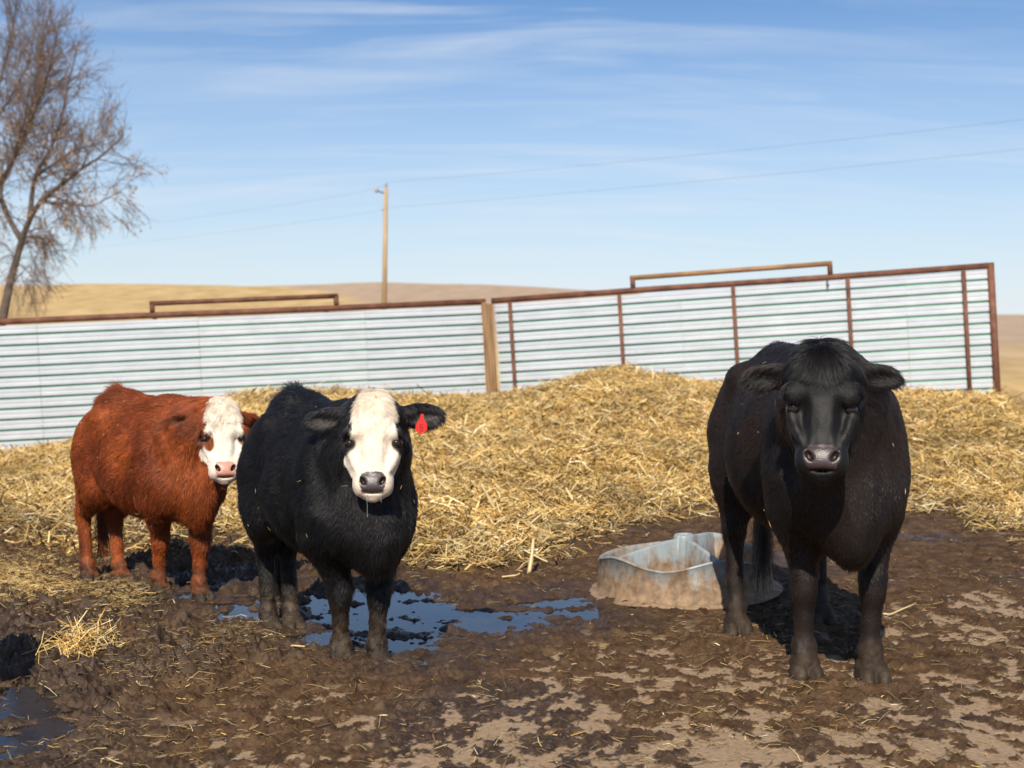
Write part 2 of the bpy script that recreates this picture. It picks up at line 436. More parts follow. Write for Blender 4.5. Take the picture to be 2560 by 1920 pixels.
def ground(x, y):
    """height and surface masks of the ground at world x, y (arrays)"""
    px, py = proj(x, y, 0.0)
    px0 = 1280 + FPX * x / np.maximum(y, 1.0)
    pxf = np.where(y > 3.0, px0, 1280 + FPX * x / 3.0)
    # macro relief: straw bank up to the fence, then fields and hill
    yb = np.maximum(on_z_y(tab(pxf, STRAW_FRONT)), 4.0)
    zf = EYE - (tab(pxf, STRAW_TOP) - 790) / FPX * Y_FENCE
    t = np.clip((y - yb) / (Y_FENCE - yb), 0, 1)
    lump = fbm2(x * 0.9, y * 0.9, 4, 11)
    z_bank = zf * (0.25 * t + 0.75 * t * t * (3 - 2 * t)) + lump * 0.16 * np.sin(np.pi * np.clip(t, 0, 1)) ** 0.7 * (y < Y_FENCE + 0.5)
    zr = EYE + tab(pxf, RIDGE) * 170 / FPX
    z20 = 0.16 + 0.055 * np.clip(x, -9, 9)
    tt = np.clip((y - 20) / 150, 0, 1)
    z_field = z20 + (zr - z20) * (tt ** 0.95) - np.maximum(y - 172, 0) * 0.012
    z_field = z_field + fbm2(x * 0.05, y * 0.05, 4, 21) * 0.5 * sstep(30, 90, y) * sstep(500, 150, y) * sstep(2300, 1500, pxf)
    k = sstep(18.6, 21.5, y)
    z = z_bank * (1 - k) + z_field * k
    # masks
    n1 = fbm2(x * 2.2, y * 2.2, 4, 31)
    n2 = fbm2(x * 7, y * 7, 4, 32)
    straw = sstep(-45, 60, tab(pxf, STRAW_FRONT) - py + n1 * 70 + n2 * 35) * (1 - sstep(18.8, 20.2, y)) * sstep(2680, 2520, pxf + n1 * 60)
    near = 1 - sstep(0.15, 0.9, straw)
    yard = 1 - sstep(14, 19, y)
    pl = sstep(-60, 150, py - tab(px, PALE_EDGE))
    slab = sstep(-140, 60, py - tab(px, PALE_EDGE))
    cl = fbm2(x * 5.2, y * 5.2, 5, 41, 0.55)
    fine = fbm2(x * 21, y * 21, 4, 42, 0.6)
    rid = 1 - np.abs(fbm2(x * 3.4, y * 3.4, 4, 43))
    # trampled mud: clods and hollows; thin smear over the slab in front
    rough = np.clip(0.012 + 0.030 * sstep(1500, 500, px) , 0, 1)
    bil = np.abs(fbm2(x * 13, y * 13, 4, 46, 0.6)) * 2
    bil2 = np.abs(fbm2(x * 31, y * 31, 3, 47, 0.6)) * 2
    lft = sstep(1650, 700, px)
    h_mud = cl * rough * 1.5 + fine * (0.012 + 0.012 * lft) + (rid - 0.75) * 0.05 * lft + (bil - 0.45) * (0.012 + 0.030 * lft) + (bil2 - 0.45) * (0.008 + 0.012 * lft)
    th = fbm2(x * 17, y * 12.0, 5, 44, 0.6) * 1.05 + fbm2(x * 5.5, y * 4.5, 3, 45) * 0.55 + fbm2(x * 0.9, y * 0.9, 2, 48) * 0.25 + 0.55 - 0.42 * pl
    h_slab = np.clip(th, 0, 1) * 0.024 + np.clip(th, 0, 1) ** 0.5 * (fine * 0.014 + (bil2 - 0.4) * 0.018 + (bil - 0.4) * 0.014)
    h_mud = h_mud + hoofprints(x, y) * (0.55 + 0.45 * lft)
    h = h_mud * (1 - slab) + (h_slab + hoofprints(x, y) * 0.3 * (th > 0)) * slab
    pale = sstep(0.06, -0.05, th) * slab * sstep(0.0, 0.5, pl)
    z = z + h * near * yard + (fine * 0.02 + n2 * 0.03) * straw * (y < 18.8)
    wet = sstep(0.1, 0.6, fbm2(x * 1.1, y * 1.1, 3, 51) + 0.45 * sstep(1600, 900, px) * sstep(1380, 1480, py)) * near * yard * (1 - pale)
    for i, P in enumerate(PUDDLES):
        d = poly_sd(x, y, P) + n1 * 0.05 + n2 * 0.03
        q = sstep(0.10, -0.12, d) * yard
        z = z * (1 - 0.8 * q) - q * (0.0225 + 0.016 * (i == 2) + 0.012 * sstep(1080, 1250, px) - 0.056 * (fbm2(x * 3.5, y * 9, 4, 52) * 0.75 + cl * 0.35 + fine * 0.45))
        wet = np.maximum(wet, q); pale = pale * (1 - q)
        rim = sstep(0.5, 0.1, d) * yard
        wet = np.maximum(wet, rim * 0.8)
    for hx, hy, hr in HOOVES:      # mud pressed up around the feet
        r = np.hypot(x - hx, y - hy) / hr
        z = np.where(r < 3, z * (1 - np.exp(-r * r * 0.8)) + 0.012 * np.exp(-(r - 1.35) ** 2 * 6), z)
    gold_b = tab(pxf, [(-3000, 1e4), (650, 1e4), (720, 150), (840, 105), (1000, 70), (1120, 48), (1400, 30), (1e4, 30)])
    fld = sstep(18.7, 20.5, y)
    fld = np.maximum(fld, sstep(2510, 2640, pxf + n1 * 50) * sstep(12.5, 15, y))
    n4 = fbm2(x * 0.08, y * 0.08, 3, 61)
    brown = fld * sstep(-12, 14, y * (1 + 0.15 * n4) - gold_b) * sstep(500, 800, px0)
    gold = fld
    return z, pale, straw, wet, gold, brown
def on_z_y(py):
    b = -(py - 960) / FPX
    return (CP + b * SP) * (-EYE) / (-SP + b * CP)
def gz(x, y):
    return float(ground(np.array([float(x)]), np.array([float(y)]))[0][0])

def build_ground():
    rows = [-12, -8, -5, -3, -1.5, 0, 1, 2, 2.8, 3.4, 3.9, 4.2]
    y = 4.35
    while y < 10.5:
        rows.append(y); y += max(y * y / (1422 * 1.55) * 0.62, 0.006)
    while y < 21:
        rows.append(y); y += 0.075
    while y < 240:
        rows.append(y); y *= 1.02
    while y < 5000:
        rows.append(y); y *= 1.25
    rows = np.array(rows)
    s = np.concatenate([-np.geomspace(0.9, 0.30, 46)[:-1], np.linspace(-0.30, 0.30, 700), np.geomspace(0.30, 0.9, 46)[1:]])
    # fan of columns with its apex behind the camera
    X = s[None, :] * (np.maximum(rows, -6)[:, None] + 7.0) * np.where(rows < 30, 1.0, 1.0)[:, None]
    # inside the frame the half width is 0.36*y; keep the dense columns there
    fit = np.interp(rows, [-12, 3, 4.4, 7, 12, 20, 60, 300, 5000], [3.0, 1.0, 0.58, 0.73, 0.86, 0.98, 1.15, 1.24, 1.26])
    X = X * fit[:, None]
    Y = np.repeat(rows[:, None], len(s), 1)
    z, pale, straw, wet, gold, brown = ground(X.ravel(), Y.ravel())
    nr, nc = X.shape
    i = np.arange(nr - 1)[:, None] * nc; j = np.arange(nc - 1)[None]
    F = np.stack([i + j, i + j + 1, i + j + 1 + nc, i + j + nc], -1).reshape(-1, 4)
    me = mesh_np('ground', np.stack([X.ravel(), Y.ravel(), z], 1), F, True, M_GROUND)
    for n, a in (('pale', pale), ('straw', straw), ('wet', wet), ('gold', gold), ('brown', brown)):
        fattr(me, n, a)
    return link('ground', me, kind='structure')

def build_puddles():
    for i_, P in enumerate(PUDDLES):
        c = P.mean(0)
        Q = np.concatenate([c + (P - c) * 1.0 + (P - c) / np.linalg.norm(P - c, axis=1)[:, None] * 0.16])
        V = np.column_stack([Q, np.full(len(Q), -0.017 - 0.003 * i_)])
        me = bpy.data.meshes.new('puddle'); me.from_pydata(V.tolist(), [], [list(range(len(V)))])
        me.materials.append(M_WATER)
        link('puddle', me, kind='structure')

STRAW_PAL = np.array([(0.66, 0.445, 0.145), (0.55, 0.335, 0.09), (0.78, 0.58, 0.25), (0.36, 0.20, 0.055), (0.22, 0.115, 0.035), (0.84, 0.72, 0.44)])
def straw_mesh(name, pos, length, width, rng, tilt=0.22, lift=0.02, dark=None, pal_p=(0.28, 0.26, 0.17, 0.15, 0.08, 0.06)):
    n = len(pos)
    az = rng.uniform(0, 2 * np.pi, n); el = rng.normal(0, tilt, n)
    d = np.stack([np.cos(az) * np.cos(el), np.sin(az) * np.cos(el), np.sin(el)], 1)
    up = rng.normal(0, 0.5, (n, 3)); up[:, 2] = 1
    sdv = np.cross(d, up); sdv /= np.linalg.norm(sdv, axis=1)[:, None]
    nn = np.cross(sdv, d)
    c = pos.copy(); c[:, 2] += lift * rng.random(n) + np.abs(np.sin(el)) * length * 0.42
    bend = rng.normal(0, 0.10, n)
    V = np.empty((n, 9, 3))
    for k, t in enumerate((-0.5, 0.03, 0.5)):
        q = c + d * (t * length)[:, None] + nn * (bend * length * (t == 0.03))[:, None]
        wv = sdv * (width * (0.9 if t != 0.5 else 0.55) * 0.5)[:, None]
        V[:, k * 3] = q - wv; V[:, k * 3 + 1] = q + nn * (width * 0.34)[:, None]; V[:, k * 3 + 2] = q + wv
    b = np.arange(n)[:, None] * 9
    pat = np.array([[0, 1, 4, 3], [1, 2, 5, 4], [3, 4, 7, 6], [4, 5, 8, 7]])
    F = (b[:, None] + pat[None]).reshape(-1, 4)
    me = mesh_np(name, V.reshape(-1, 3), F, False, M_STRAW)
    ci = rng.choice(len(STRAW_PAL), n, p=pal_p)
    col = STRAW_PAL[ci] * rng.uniform(0.75, 1.15, n)[:, None]
    cl_ = 0.92 + 0.38 * fbm2(pos[:, 0] * 1.3, pos[:, 1] * 1.3, 3, 88) + 0.25 * fbm2(pos[:, 0] * 5, pos[:, 1] * 5, 2, 89)
    col = col * np.clip(cl_, 0.35, 1.2)[:, None]
    if dark is not None: col = col * (1 - dark[:, None]) + np.array((0.06, 0.040, 0.024)) * dark[:, None]
    cattr(me, 'col', np.repeat(col, 9, 0))
    return me
def build_straw():
    rng = np.random.default_rng(21)
    # the bank of bedding straw: sample image-evenly over the slope, keep where the ground mask says straw
    n = 330000
    y = 8.6 * (19.0 / 8.6) ** (rng.random(n) ** 0.9)
    s = rng.uniform(-0.46, 0.45, n)
    x = s * y
    z, pale, straw, wet, gold, brown = ground(x, y)
    px, py = proj(x, y, 0)
    clump = 0.5 + 0.5 * fbm2(x * 1.6, y * 1.6, 3, 77)
    keep = rng.random(n) < straw * (0.35 + 0.75 * clump)
    keep &= (y < 18.75)
    x, y, z, straw = x[keep], y[keep], z[keep], straw[keep]
    n = len(x)
    ln = rng.gamma(3.2, 0.030, n) * (0.75 + 0.25 * rng.random(n)) + 0.03
    wd = rng.gamma(3, 0.0022, n) + 0.0035
    edge = 1 - sstep(0.35, 0.95, straw)
    me = straw_mesh('straw_bank', np.stack([x, y, z], 1), np.minimum(ln, 0.32), wd, rng, 0.30, 0.045, dark=edge * rng.random(n) * 0.7)
    o = link('straw_bank', me, kind='stuff')
    o['label'] = 'bank of golden bedding straw heaped against the metal windbreak'
    # loose bits trodden into the mud
    n = 95000
    y = 4.3 * (12.0 / 4.3) ** rng.random(n)
    x = rng.uniform(-0.42, 0.42, n) * y
    z, pale, straw, wet, gold, brown = ground(x, y)
    px, py = proj(x, y, 0)
    g = lambda cx, cy, rx, ry: np.exp(-(((px - cx) / rx) ** 2 + ((py - cy) / ry) ** 2))
    dens = 0.13 + 1.6 * g(40, 1440, 190, 60) + 1.6 * g(290, 1490, 95, 42) + 1.2 * g(140, 1500, 160, 25) + 0.25 * g(330, 1640, 330, 110) + 0.3 * g(600, 1590, 150, 60) \
        + 0.16 * g(2100, 1600, 600, 220) + 0.45 * sstep(-110, 20, tab(px, STRAW_FRONT) - py) + 0.10 * sstep(1500, 300, px)
    inw = np.zeros(n)
    for P in PUDDLES[:2]: inw = np.maximum(inw, sstep(0.05, -0.1, poly_sd(x, y, P)))
    cl = sstep(-0.25, 0.55, fbm2(x * 3.1, y * 3.1, 3, 78))
    keep = rng.random(n) < dens * (0.25 + 1.0 * cl) * (1 - inw * 0.95) * (1 - 0.8 * sstep(0.5, 0.9, straw))
    x, y, z = x[keep], y[keep], z[keep]
    ex = []                                     # matted straw dragged out over the mud on the left
    for cx, cy, rx, ry, m in ((30, 1430, 110, 45, 3800), (300, 1490, 70, 28, 1700), (130, 1475, 130, 22, 1500), (600, 1590, 120, 35, 500), (420, 1650, 220, 70, 700), (-60, 1500, 120, 30, 900)):
        for a, b in zip(cx + rx * rng.normal(0, 0.6, m), cy + ry * rng.normal(0, 0.6, m)): ex.append(on_z(a, b)[:2])
    ex = np.array(ex); ez = ground(ex[:, 0], ex[:, 1])[0]
    x, y, z = np.concatenate([x, ex[:, 0]]), np.concatenate([y, ex[:, 1]]), np.concatenate([z, ez + 0.01 * rng.random(len(ez))])
    px, py = proj(x, y, 0); n = len(x)
    ln = rng.gamma(1.8, 0.019, n) + 0.008; wd = rng.gamma(2.0, 0.0009, n) + 0.0010
    rich = np.clip(np.exp(-(((px[:] - 100) / 260) ** 2 + ((py - 1460) / 75) ** 2)), 0, 1)
    me = straw_mesh('straw_litter', np.stack([x, y, z - 0.002], 1), np.minimum(ln, 0.2), wd, rng, 0.14, 0.012, dark=np.clip(rng.beta(1.6, 1.1, n) * (1 - 0.8 * rich), 0, 0.95))
    o = link('straw_litter', me, kind='stuff'); o['label'] = 'loose straw bits scattered over the trampled mud'
def stalk(pts, r, label, name='straw_stalk', group='single stalks lying on the mud'):
    pts = np.array(pts, float)
    t = np.linspace(0, 1, len(pts)); tt = np.linspace(0, 1, 9)
    P = np.stack([np.interp(tt, t, pts[:, i]) for i in range(3)], 1)
    rr = r * (1 - 0.35 * tt); rr[3] *= 1.25; rr[6] *= 1.2
    v, f = tube(P, rr, 7)
    fl = [tuple(dict.fromkeys(q)) for q in f.tolist()]
    me = bpy.data.meshes.new(name); me.from_pydata(v.tolist(), [], fl)
    me.polygons.foreach_set('use_smooth', [True] * len(fl)); me.materials.append(M_STRAW)
    c = np.tile(np.array((0.60, 0.45, 0.22)), (len(v), 1)) * RNG.uniform(0.8, 1.1, (len(v), 1))
    cattr(me, 'col', c)
    return tag(link(name, me), label, 'stalk', group)
def build_stalks():
    def line(img, up=0.012):
        out = []
        for (a, b, h) in img:
            p = on_z(a, b); p[2] = gz(p[0], p[1]) + up + h; out.append(p)
        return out
    stalk(line([(2180, 1541, 0.004), (2225, 1541, 0.004), (2290, 1526, 0.012)]), 0.006, 'long pale straw stalk lying beside the right cow near its front hoof')
    stalk(line([(698, 1608, 0.0), (735, 1620, 0.006), (762, 1625, 0.0)]), 0.006, 'short yellow stalk on mud in front of the black calf hind feet')
    stalk(line([(330, 1688, 0.0), (352, 1710, 0.004), (362, 1735, 0.0)]), 0.0045, 'thin bent stalk on dark mud in the lower left foreground')
    stalk(line([(110, 1312, 0.03), (150, 1325, 0.03), (205, 1335, 0.03)]), 0.016, 'thick pale stalk lying left of the red calf hind leg')
    p = on_z(1322, 1432); p[2] = gz(p[0], p[1]); q = p + np.array((0.03, 0.10, 0.20))
    stalk([p, (p + q) / 2 + np.array((0.004, 0, 0)), q], 0.014, 'broken corn stalk sticking up from the mud left of the feeder', 'corn_stalk', 'stalks stuck upright')
    p = on_z(1250, 1312); p[1] += 0; b = at(1243, 1308, 10.6); b[2] = gz(b[0], b[1]); q = b + np.array((-0.12, 0.0, 0.22))
    stalk([b, (b + q) / 2, q], 0.014, 'dark corn stalk leaning out of the straw bank between the black cattle', 'corn_stalk', 'stalks stuck upright')
    stalk(line([(1255, 1450, 0.0), (1290, 1449, 0.004), (1300, 1450, 0.0)]), 0.006, 'short yellow stalk lying on mud below the straw bank edge')
    rng = np.random.default_rng(5)
    c = on_z(205, 1620); n = 420
    x = c[0] + rng.normal(0, 0.075, n); y = c[1] + rng.normal(0, 0.11, n)
    z = ground(x, y)[0]; r = np.exp(-((x - c[0]) ** 2 / 0.012 + (y - c[1]) ** 2 / 0.02))
    me = straw_mesh('straw_tuft', np.stack([x, y, z + r * rng.random(n) * 0.06], 1), np.minimum(rng.gamma(3, 0.03, n) + 0.02, 0.2), rng.gamma(3, 0.0009, n) + 0.002, rng, 0.45, 0.01)
    o = link('straw_tuft', me, kind='stuff'); tag(o, 'loose tuft of golden straw on dark mud at lower left', 'straw')

# ------------------------------------------------------------------ windbreak fence
PITCH_S = 0.134
def panel(name, label, TL, TR, n_slat, seams, bars, hoop, back_bars):
    TL, TR = Vector(TL), Vector(TR)
    ex = (TR - TL); W = ex.length; ex.normalize()
    up = Vector((0, 0, 1)); ez = (up - ex * up.dot(ex)).normalized(); ey = ez.cross(ex)
    H = PITCH_S * n_slat + 0.045
    root = link(name, None)
    root.matrix_world = Matrix.Translation(TL - ez * H) @ Matrix((ex, ey, ez)).transposed().to_4x4()
    tag(root, label, 'windbreak', 'metal windbreak panels')
    # local frame: x along, -y to the camera, z up
    prof = [(-0.004, 0.0), (-0.016, 0.010), (-0.016, 0.044), (-0.010, 0.050), (-0.010, 0.062), (-0.016, 0.068), (-0.016, 0.100), (-0.004, 0.109), (0.004, 0.109), (0.004, 0.0)]
    def slat_mesh(w, seed):
        rng = np.random.default_rng(seed); ns = max(int(w / 0.16), 4)
        xs = np.linspace(0, w, ns)
        dent = fbm2(xs * 1.1, np.full(ns, seed * 3.1), 3, seed) * 0.005
        V = np.array([[(x, p[0] + d, p[1] + d * 0.25) for p in prof] for x, d in zip(xs, dent)]).reshape(-1, 3)
        k = len(prof); i = np.arange(ns - 1)[:, None] * k; j = np.arange(k)[None]
        F = np.stack([i + j, i + (j + 1) % k, i + (j + 1) % k + k, i + j + k], -1).reshape(-1, 4)
        me = mesh_np('slat', V, F, False, M_GALV)
        return me
    ed = [0.0] + seams + [W]
    for c in range(len(ed) - 1):
        mes = [slat_mesh(ed[c + 1] - ed[c] - 0.006, 10 * c + q + 1) for q in range(3)]
        for r in range(n_slat):
            o = link('slat', mes[r % 3], root)
            o.location = (ed[c], 0.003 * ((c * 7 + r * 3) % 3 - 1), 0.02 + r * PITCH_S + 0.0)
    g = None
    for r in range(n_slat):
        if g is None:
            o = bm_obj('rail', bevel_box(W - 0.02, 0.012, 0.060, 0.003, (W / 2, 0, 0)), M_GREEN, root); g = o.data
        else: o = link('rail', g, root)
        o.location = (0, 0.020, 0.02 + r * PITCH_S - 0.0125)
    obj_parts('top_pipe', [tube([(-0.04, -0.005, H), (W / 3, -0.005, H + 0.006), (W * 2 / 3, -0.005, H - 0.004), (W + 0.04, -0.005, H)], 0.040, 12)], M_RUST, root)
    for b in bars:
        obj_parts('upright_bar', [tube([(b, -0.046, -0.25), (b, -0.046, H - 0.03)], 0.026, 10)], M_RUST, root)
    for b in back_bars:
        obj_parts('upright_bar', [tube([(b, 0.075, -0.3), (b, 0.075, H - 0.02)], 0.03, 10)], M_RUST, root)
    (h0, h1, hh) = hoop
    m = M_RUSTGOLD if bars else M_RUST
    hp = obj_parts('lifting_hoop', [tube([(h0 - 0.03, 0, H + hh), (h1 + 0.03, 0, H + hh)], 0.032, 10)], m, root)
    for h in (h0, h1):
        obj_parts('hoop_leg', [tube([(h, 0, H + 0.02), (h, 0, H + hh - 0.01)], 0.034, 10)], M_RUST, hp)
    return root, W, H
def build_fence():
    tl, tr = at(-230, 815, 17.8), at(1206, 754, 19.0)
    def along(px, a, b, pa, pb): return None
    r1, W1, H1 = panel('windbreak_panel', 'left galvanised windbreak panel behind the red calf', tl, tr, 13, [1.55, 3.55, 5.7], [], (2.98, 5.33, 0.155), [0.8, 3.0, 5.2])
    tl2, tr2 = at(1237, 752, 19.15), at(2476, 664, 17.5)
    W = float(np.linalg.norm(tr2 - tl2))
    # bars as read off the photograph (px) mapped to the panel's length
    def s_of(px):
        lo, hi = 0.0, 1.0
        for _ in range(40):
            m = (lo + hi) / 2; p = tl2 + (tr2 - tl2) * m
            if proj(p[0], p[1], p[2])[0] < px: lo = m
            else: hi = m
        return lo * W
    bars = [s_of(q) for q in (1276, 1549, 1833, 2119, 2408)] + [W]
    r2, W2, H2 = panel('windbreak_panel', 'right galvanised windbreak panel with brown upright bars behind the straw', tl2, tr2, 13, [s_of(1700), s_of(2262)], bars[:-1], (s_of(1583), s_of(2076), 0.17), [])
    obj_parts('end_post', [tube([(W2, -0.005, -0.3), (W2, -0.005, H2 + 0.03)], 0.045, 12)], M_RUST, r2)
    obj_parts('hook', [tube([(s_of(2068), -0.05, H2 - 0.03), (s_of(2068), -0.065, H2 - 0.09), (s_of(2068) + 0.015, -0.07, H2 - 0.12)], 0.012, 6)], M_WIRE, r2)
    # timber between the two panels
    p = at(1221, 756, 19.0)
    post = link('timber_post', None); post.location = (p[0], p[1], -0.1); post.rotation_euler = (0, R(-3.4), 0)
    h = p[2] + 0.1
    tag(post, 'weathered brown timber post joining the two windbreak panels', 'post')
    a = bm_obj('plank', bevel_box(0.064, 0.12, h, 0.006, (-0.040 + 0.085, -0.05, h / 2)), M_WOOD, post)
    bm_obj('plank', bevel_box(0.078, 0.10, h - 0.02, 0.006, (0.038 + 0.085, -0.035, h / 2 - 0.01)), M_WOOD, post)

# ------------------------------------------------------------------ utility pole, wires
def build_pole():
    Y = 62.0
    top = at(965, 470, Y); base = at(960, 790, Y)
    zb = gz(base[0], Y) - 0.3
    root = link('utility_pole', None); root.location = (base[0], Y, zb)
    tag(root, 'plain wooden utility pole standing beyond the fence', 'utility pole')
    dx = top[0] - base[0]; h = top[2] - zb
    obj_parts('pole', [tube([(0, 0, 0), (dx * 0.5, 0, h * 0.5), (dx, 0, h)], [0.115, 0.10, 0.085], 12)], M_POLE, root)
    ins = obj_parts('insulator', [tube([(dx, 0, h - 0.02), (dx, 0, h + 0.08), (dx, 0, h + 0.10), (dx, 0, h + 0.17), (dx, 0, h + 0.2), (dx, 0, h + 0.24)], [0.03, 0.03, 0.075, 0.05, 0.07, 0.03], 10)], M_GLASS, root)
    arm = obj_parts('bracket', [tube([(dx - 0.08, 0, h - 0.22), (dx - 0.26, 0, h - 0.17), (dx - 0.42, 0, h - 0.12)], 0.03, 8)], M_WIRE, root)
    obj_parts('insulator', [tube([(dx - 0.44, 0, h - 0.2), (dx - 0.42, 0, h - 0.12), (dx - 0.40, 0, h - 0.04), (dx - 0.38, 0, h + 0.04)], [0.05, 0.09, 0.09, 0.04], 10)], M_GLASS, root)
    obj_parts('insulator', [tube([(dx - 0.12, -0.02, h - 0.98), (dx - 0.12, -0.02, h - 0.84)], [0.06, 0.05], 8)], M_GLASS, root)
    T = np.array((base[0] + dx, Y, zb + h + 0.24))
    def wire(a, b, c, label):
        t = np.linspace(0, 1, 40)[:, None]
        P = ((1 - t) * (1 - 2 * t) * a + 4 * t * (1 - t) * b + t * (2 * t - 1) * c)
        tag(obj_parts('power_line', [tube(P, 0.0032, 5)], M_WIRE), label, 'wire', 'power lines')
    A1, A2 = at(-300, 640, 140), at(-300, 680, 140)
    wire(A1, at(480, 545, 84), T, 'top power line running left from the utility pole')
    low = T - np.array((0.12, 0, 1.1))
    wire(A2, at(480, 590, 84), low, 'lower power line running left from the utility pole')
    wire(T, at(1760, 385, 49), at(2900, 258, 37), 'top power line running right from the utility pole across the sky')
    wire(low, at(1760, 452, 49), at(2900, 335, 37), 'lower power line running right from the utility pole across the sky')

# ------------------------------------------------------------------ bare tree
def build_tree():
    rng = np.random.default_rng(12)
    D = 34.0
    b0 = at(2, 800, D); b0[2] = gz(b0[0], D) - 0.2
    root = link('bare_tree', None); root.location = tuple(b0)
    tag(root, 'bare deciduous tree with tan seed clusters at left edge behind the fence', 'tree')
    def W(px, py, dy=0.0): return at(px * 0.76 if px > 0 else px, py, D + dy) - b0
    limbs = [  # image polylines with depth offsets and radii
        ([(2, 815, 0), (12, 770, 0), (28, 725, .1), (50, 655, .2), (72, 600, .2), (98, 545, 0), (130, 500, -.3), (190, 465, -.8), (270, 420, -1.4), (330, 395, -1.8), (392, 350, -2.0)], 0.20, 0.03),
        ([(98, 545, 0), (105, 495, .3), (115, 440, .6), (175, 360, 1.0), (205, 280, 1.2), (228, 190, 1.3), (262, 100, 1.4)], 0.12, 0.02),
        ([(72, 600, .2), (25, 540, .5), (-10, 480, .8), (20, 440, 1.0), (95, 330, 1.2), (115, 240, 1.2), (130, 130, 1.0), (170, 20, .8)], 0.13, 0.02),
        ([(-80, 815, 1), (-70, 640, 1), (-40, 520, .6), (30, 420, 0), (110, 290, -.6), (150, 210, -1.0), (180, 120, -1.4), (195, 50, -1.6)], 0.19, 0.02),
        ([(-80, 640, 1), (-60, 470, 1.6), (-30, 330, 2), (0, 200, 2), (40, 90, 2.2), (60, -40, 2.2)], 0.15, 0.025),
        ([(-90, 700, 1), (-170, 500, 0), (-240, 330, -.6), (-260, 120, -1)], 0.15, 0.03),
        ([(130, 500, -.3), (200, 510, -1.0), (280, 515, -1.5), (340, 505, -1.8), (400, 478, -2)], 0.07, 0.012),
        ([(115, 440, .6), (190, 400, 1.4), (270, 370, 1.8), (340, 355, 2.0)], 0.07, 0.012),
        ([(-30, 330, 2), (30, 250, 1.6), (90, 170, 1), (120, 60, .8)], 0.07, 0.012),
        ([(30, 420, 0), (70, 330, -1), (95, 230, -1.6), (140, 150, -2)], 0.06, 0.012),
        ([(72, 600, .2), (110, 590, 1), (150, 600, 1.6), (175, 640, 2)], 0.045, 0.01),
        ([(28, 725, .1), (60, 690, -.6), (100, 665, -1), (125, 690, -1.2)], 0.04, 0.01),
    ]
    parts_big, parts_small, tips = [], [], []
    def resample(P, n):
        P = np.asarray(P, float); d = np.concatenate([[0], np.cumsum(np.linalg.norm(np.diff(P, axis=0), axis=1))])
        t = np.linspace(0, d[-1], n); return np.stack([np.interp(t, d, P[:, i]) for i in range(3)], 1), d[-1]
    def smooth(P):
        for _ in range(3):
            P[1:-1] = (P[:-2] + 2 * P[1:-1] + P[2:]) / 4
        return P
    cnt = [0]
    def grow(p, d, length, r, depth, droop):
        n = 5 if depth < 3 else 4
        pts = [p]; q = p.copy(); dd = d.copy()
        for k in range(n - 1):
            dd = dd + rng.normal(0, 0.16, 3) + np.array((0, 0, droop))
            dd /= np.linalg.norm(dd); q = q + dd * length / (n - 1); pts.append(q)
        pts = np.array(pts)
        rr = np.linspace(r, max(r * 0.35, 0.0030), n)
        parts_small.append(tube(pts, rr, 4 if depth < 3 else 3, False)); cnt[0] += 1
        if depth >= 3:
            tips.append((pts[-1], dd)); tips.append((pts[2], dd))
            return
        m = (5, 5, 4)[depth - 1] if depth > 0 else 6
        for k in range(m):
            t = rng.uniform(0.25, 1.0) if k else 1.0
            i = min(int(t * (n - 1)), n - 2); f = t * (n - 1) - i
            s = pts[i] * (1 - f) + pts[i + 1] * f
            tv = pts[i + 1] - pts[i]; tv /= np.linalg.norm(tv)
            nd = tv + rng.normal(0, 0.42, 3); nd /= np.linalg.norm(nd)
            grow(s, nd, length * rng.uniform(0.5, 0.75), max(r * (1 - 0.5 * t) * 0.6, 0.004), depth + 1, droop)
    for pl, r0, r1 in limbs:
        r0, r1 = r0 * 0.62, r1 * 0.6
        P, ln = resample([W(*q) for q in pl], 26)
        P = smooth(P + np.concatenate([[np.zeros(3)], rng.normal(0, 0.035, (24, 3)), [np.zeros(3)]]))
        rr = r0 + (r1 - r0) * np.linspace(0, 1, 26) ** 0.7
        parts_big.append((P, rr))
        for k in range(int(ln * 7.5) + 8):
            t = rng.uniform(0.22 if r0 > 0.06 else 0.12, 1.0); i = min(int(t * 25), 24)
            s = P[i]; tv = P[i + 1] - P[i]; tv /= np.linalg.norm(tv)
            nd = tv * 0.8 + rng.normal(0, 0.55, 3); nd /= np.linalg.norm(nd)
            hgt = s[2] + b0[2]
            low = hgt < 4.6
            droop = rng.normal(-0.16, 0.12) if low else rng.normal(0.09, 0.05)
            grow(s, nd, rng.uniform(0.45, 0.95) * (1.0 if not low else 0.85), min(rr[i] * 0.5, 0.016), 1 if rng.random() < 0.8 else 2, droop)
    obj_parts('trunk', [tube(*parts_big[0], 10)], M_BARK, root)
    for p in parts_big[1:]:
        obj_parts('limb', [tube(*p, 8)], M_BARK, root)
    V, F = cat_meshes(parts_small)
    link('twigs', mesh_np('twigs', V, F, True, M_TWIG), root, kind='stuff')
    # dry seed clusters hanging on the twigs
    n = 11000
    idx = rng.integers(0, len(tips), n); T = np.array([tips[i][0] for i in idx])
    wgt = np.exp(-((T[:, 2] + b0[2] - 4.6) / 1.9) ** 2); T = T[rng.random(n) < 0.05 + 0.45 * wgt]
    n = len(T); T = T + rng.normal(0, 0.03, (n, 3))
    a = rng.normal(0, 1, (n, 3)); a /= np.linalg.norm(a, axis=1)[:, None]; a[:, 2] -= 0.6
    b = np.cross(a, rng.normal(0, 1, (n, 3))); b /= np.linalg.norm(b, axis=1)[:, None]
    c = np.cross(a, b); L_ = rng.uniform(0.035, 0.075, n)[:, None]
    V = np.stack([T, T + a * L_ * 0.5 + b * L_ * 0.35, T + a * L_ * 0.55 + c * L_ * 0.18, T + a * L_ * 0.5 - b * L_ * 0.35, T + a * L_], 1).reshape(-1, 3)
    k = np.arange(n)[:, None] * 5
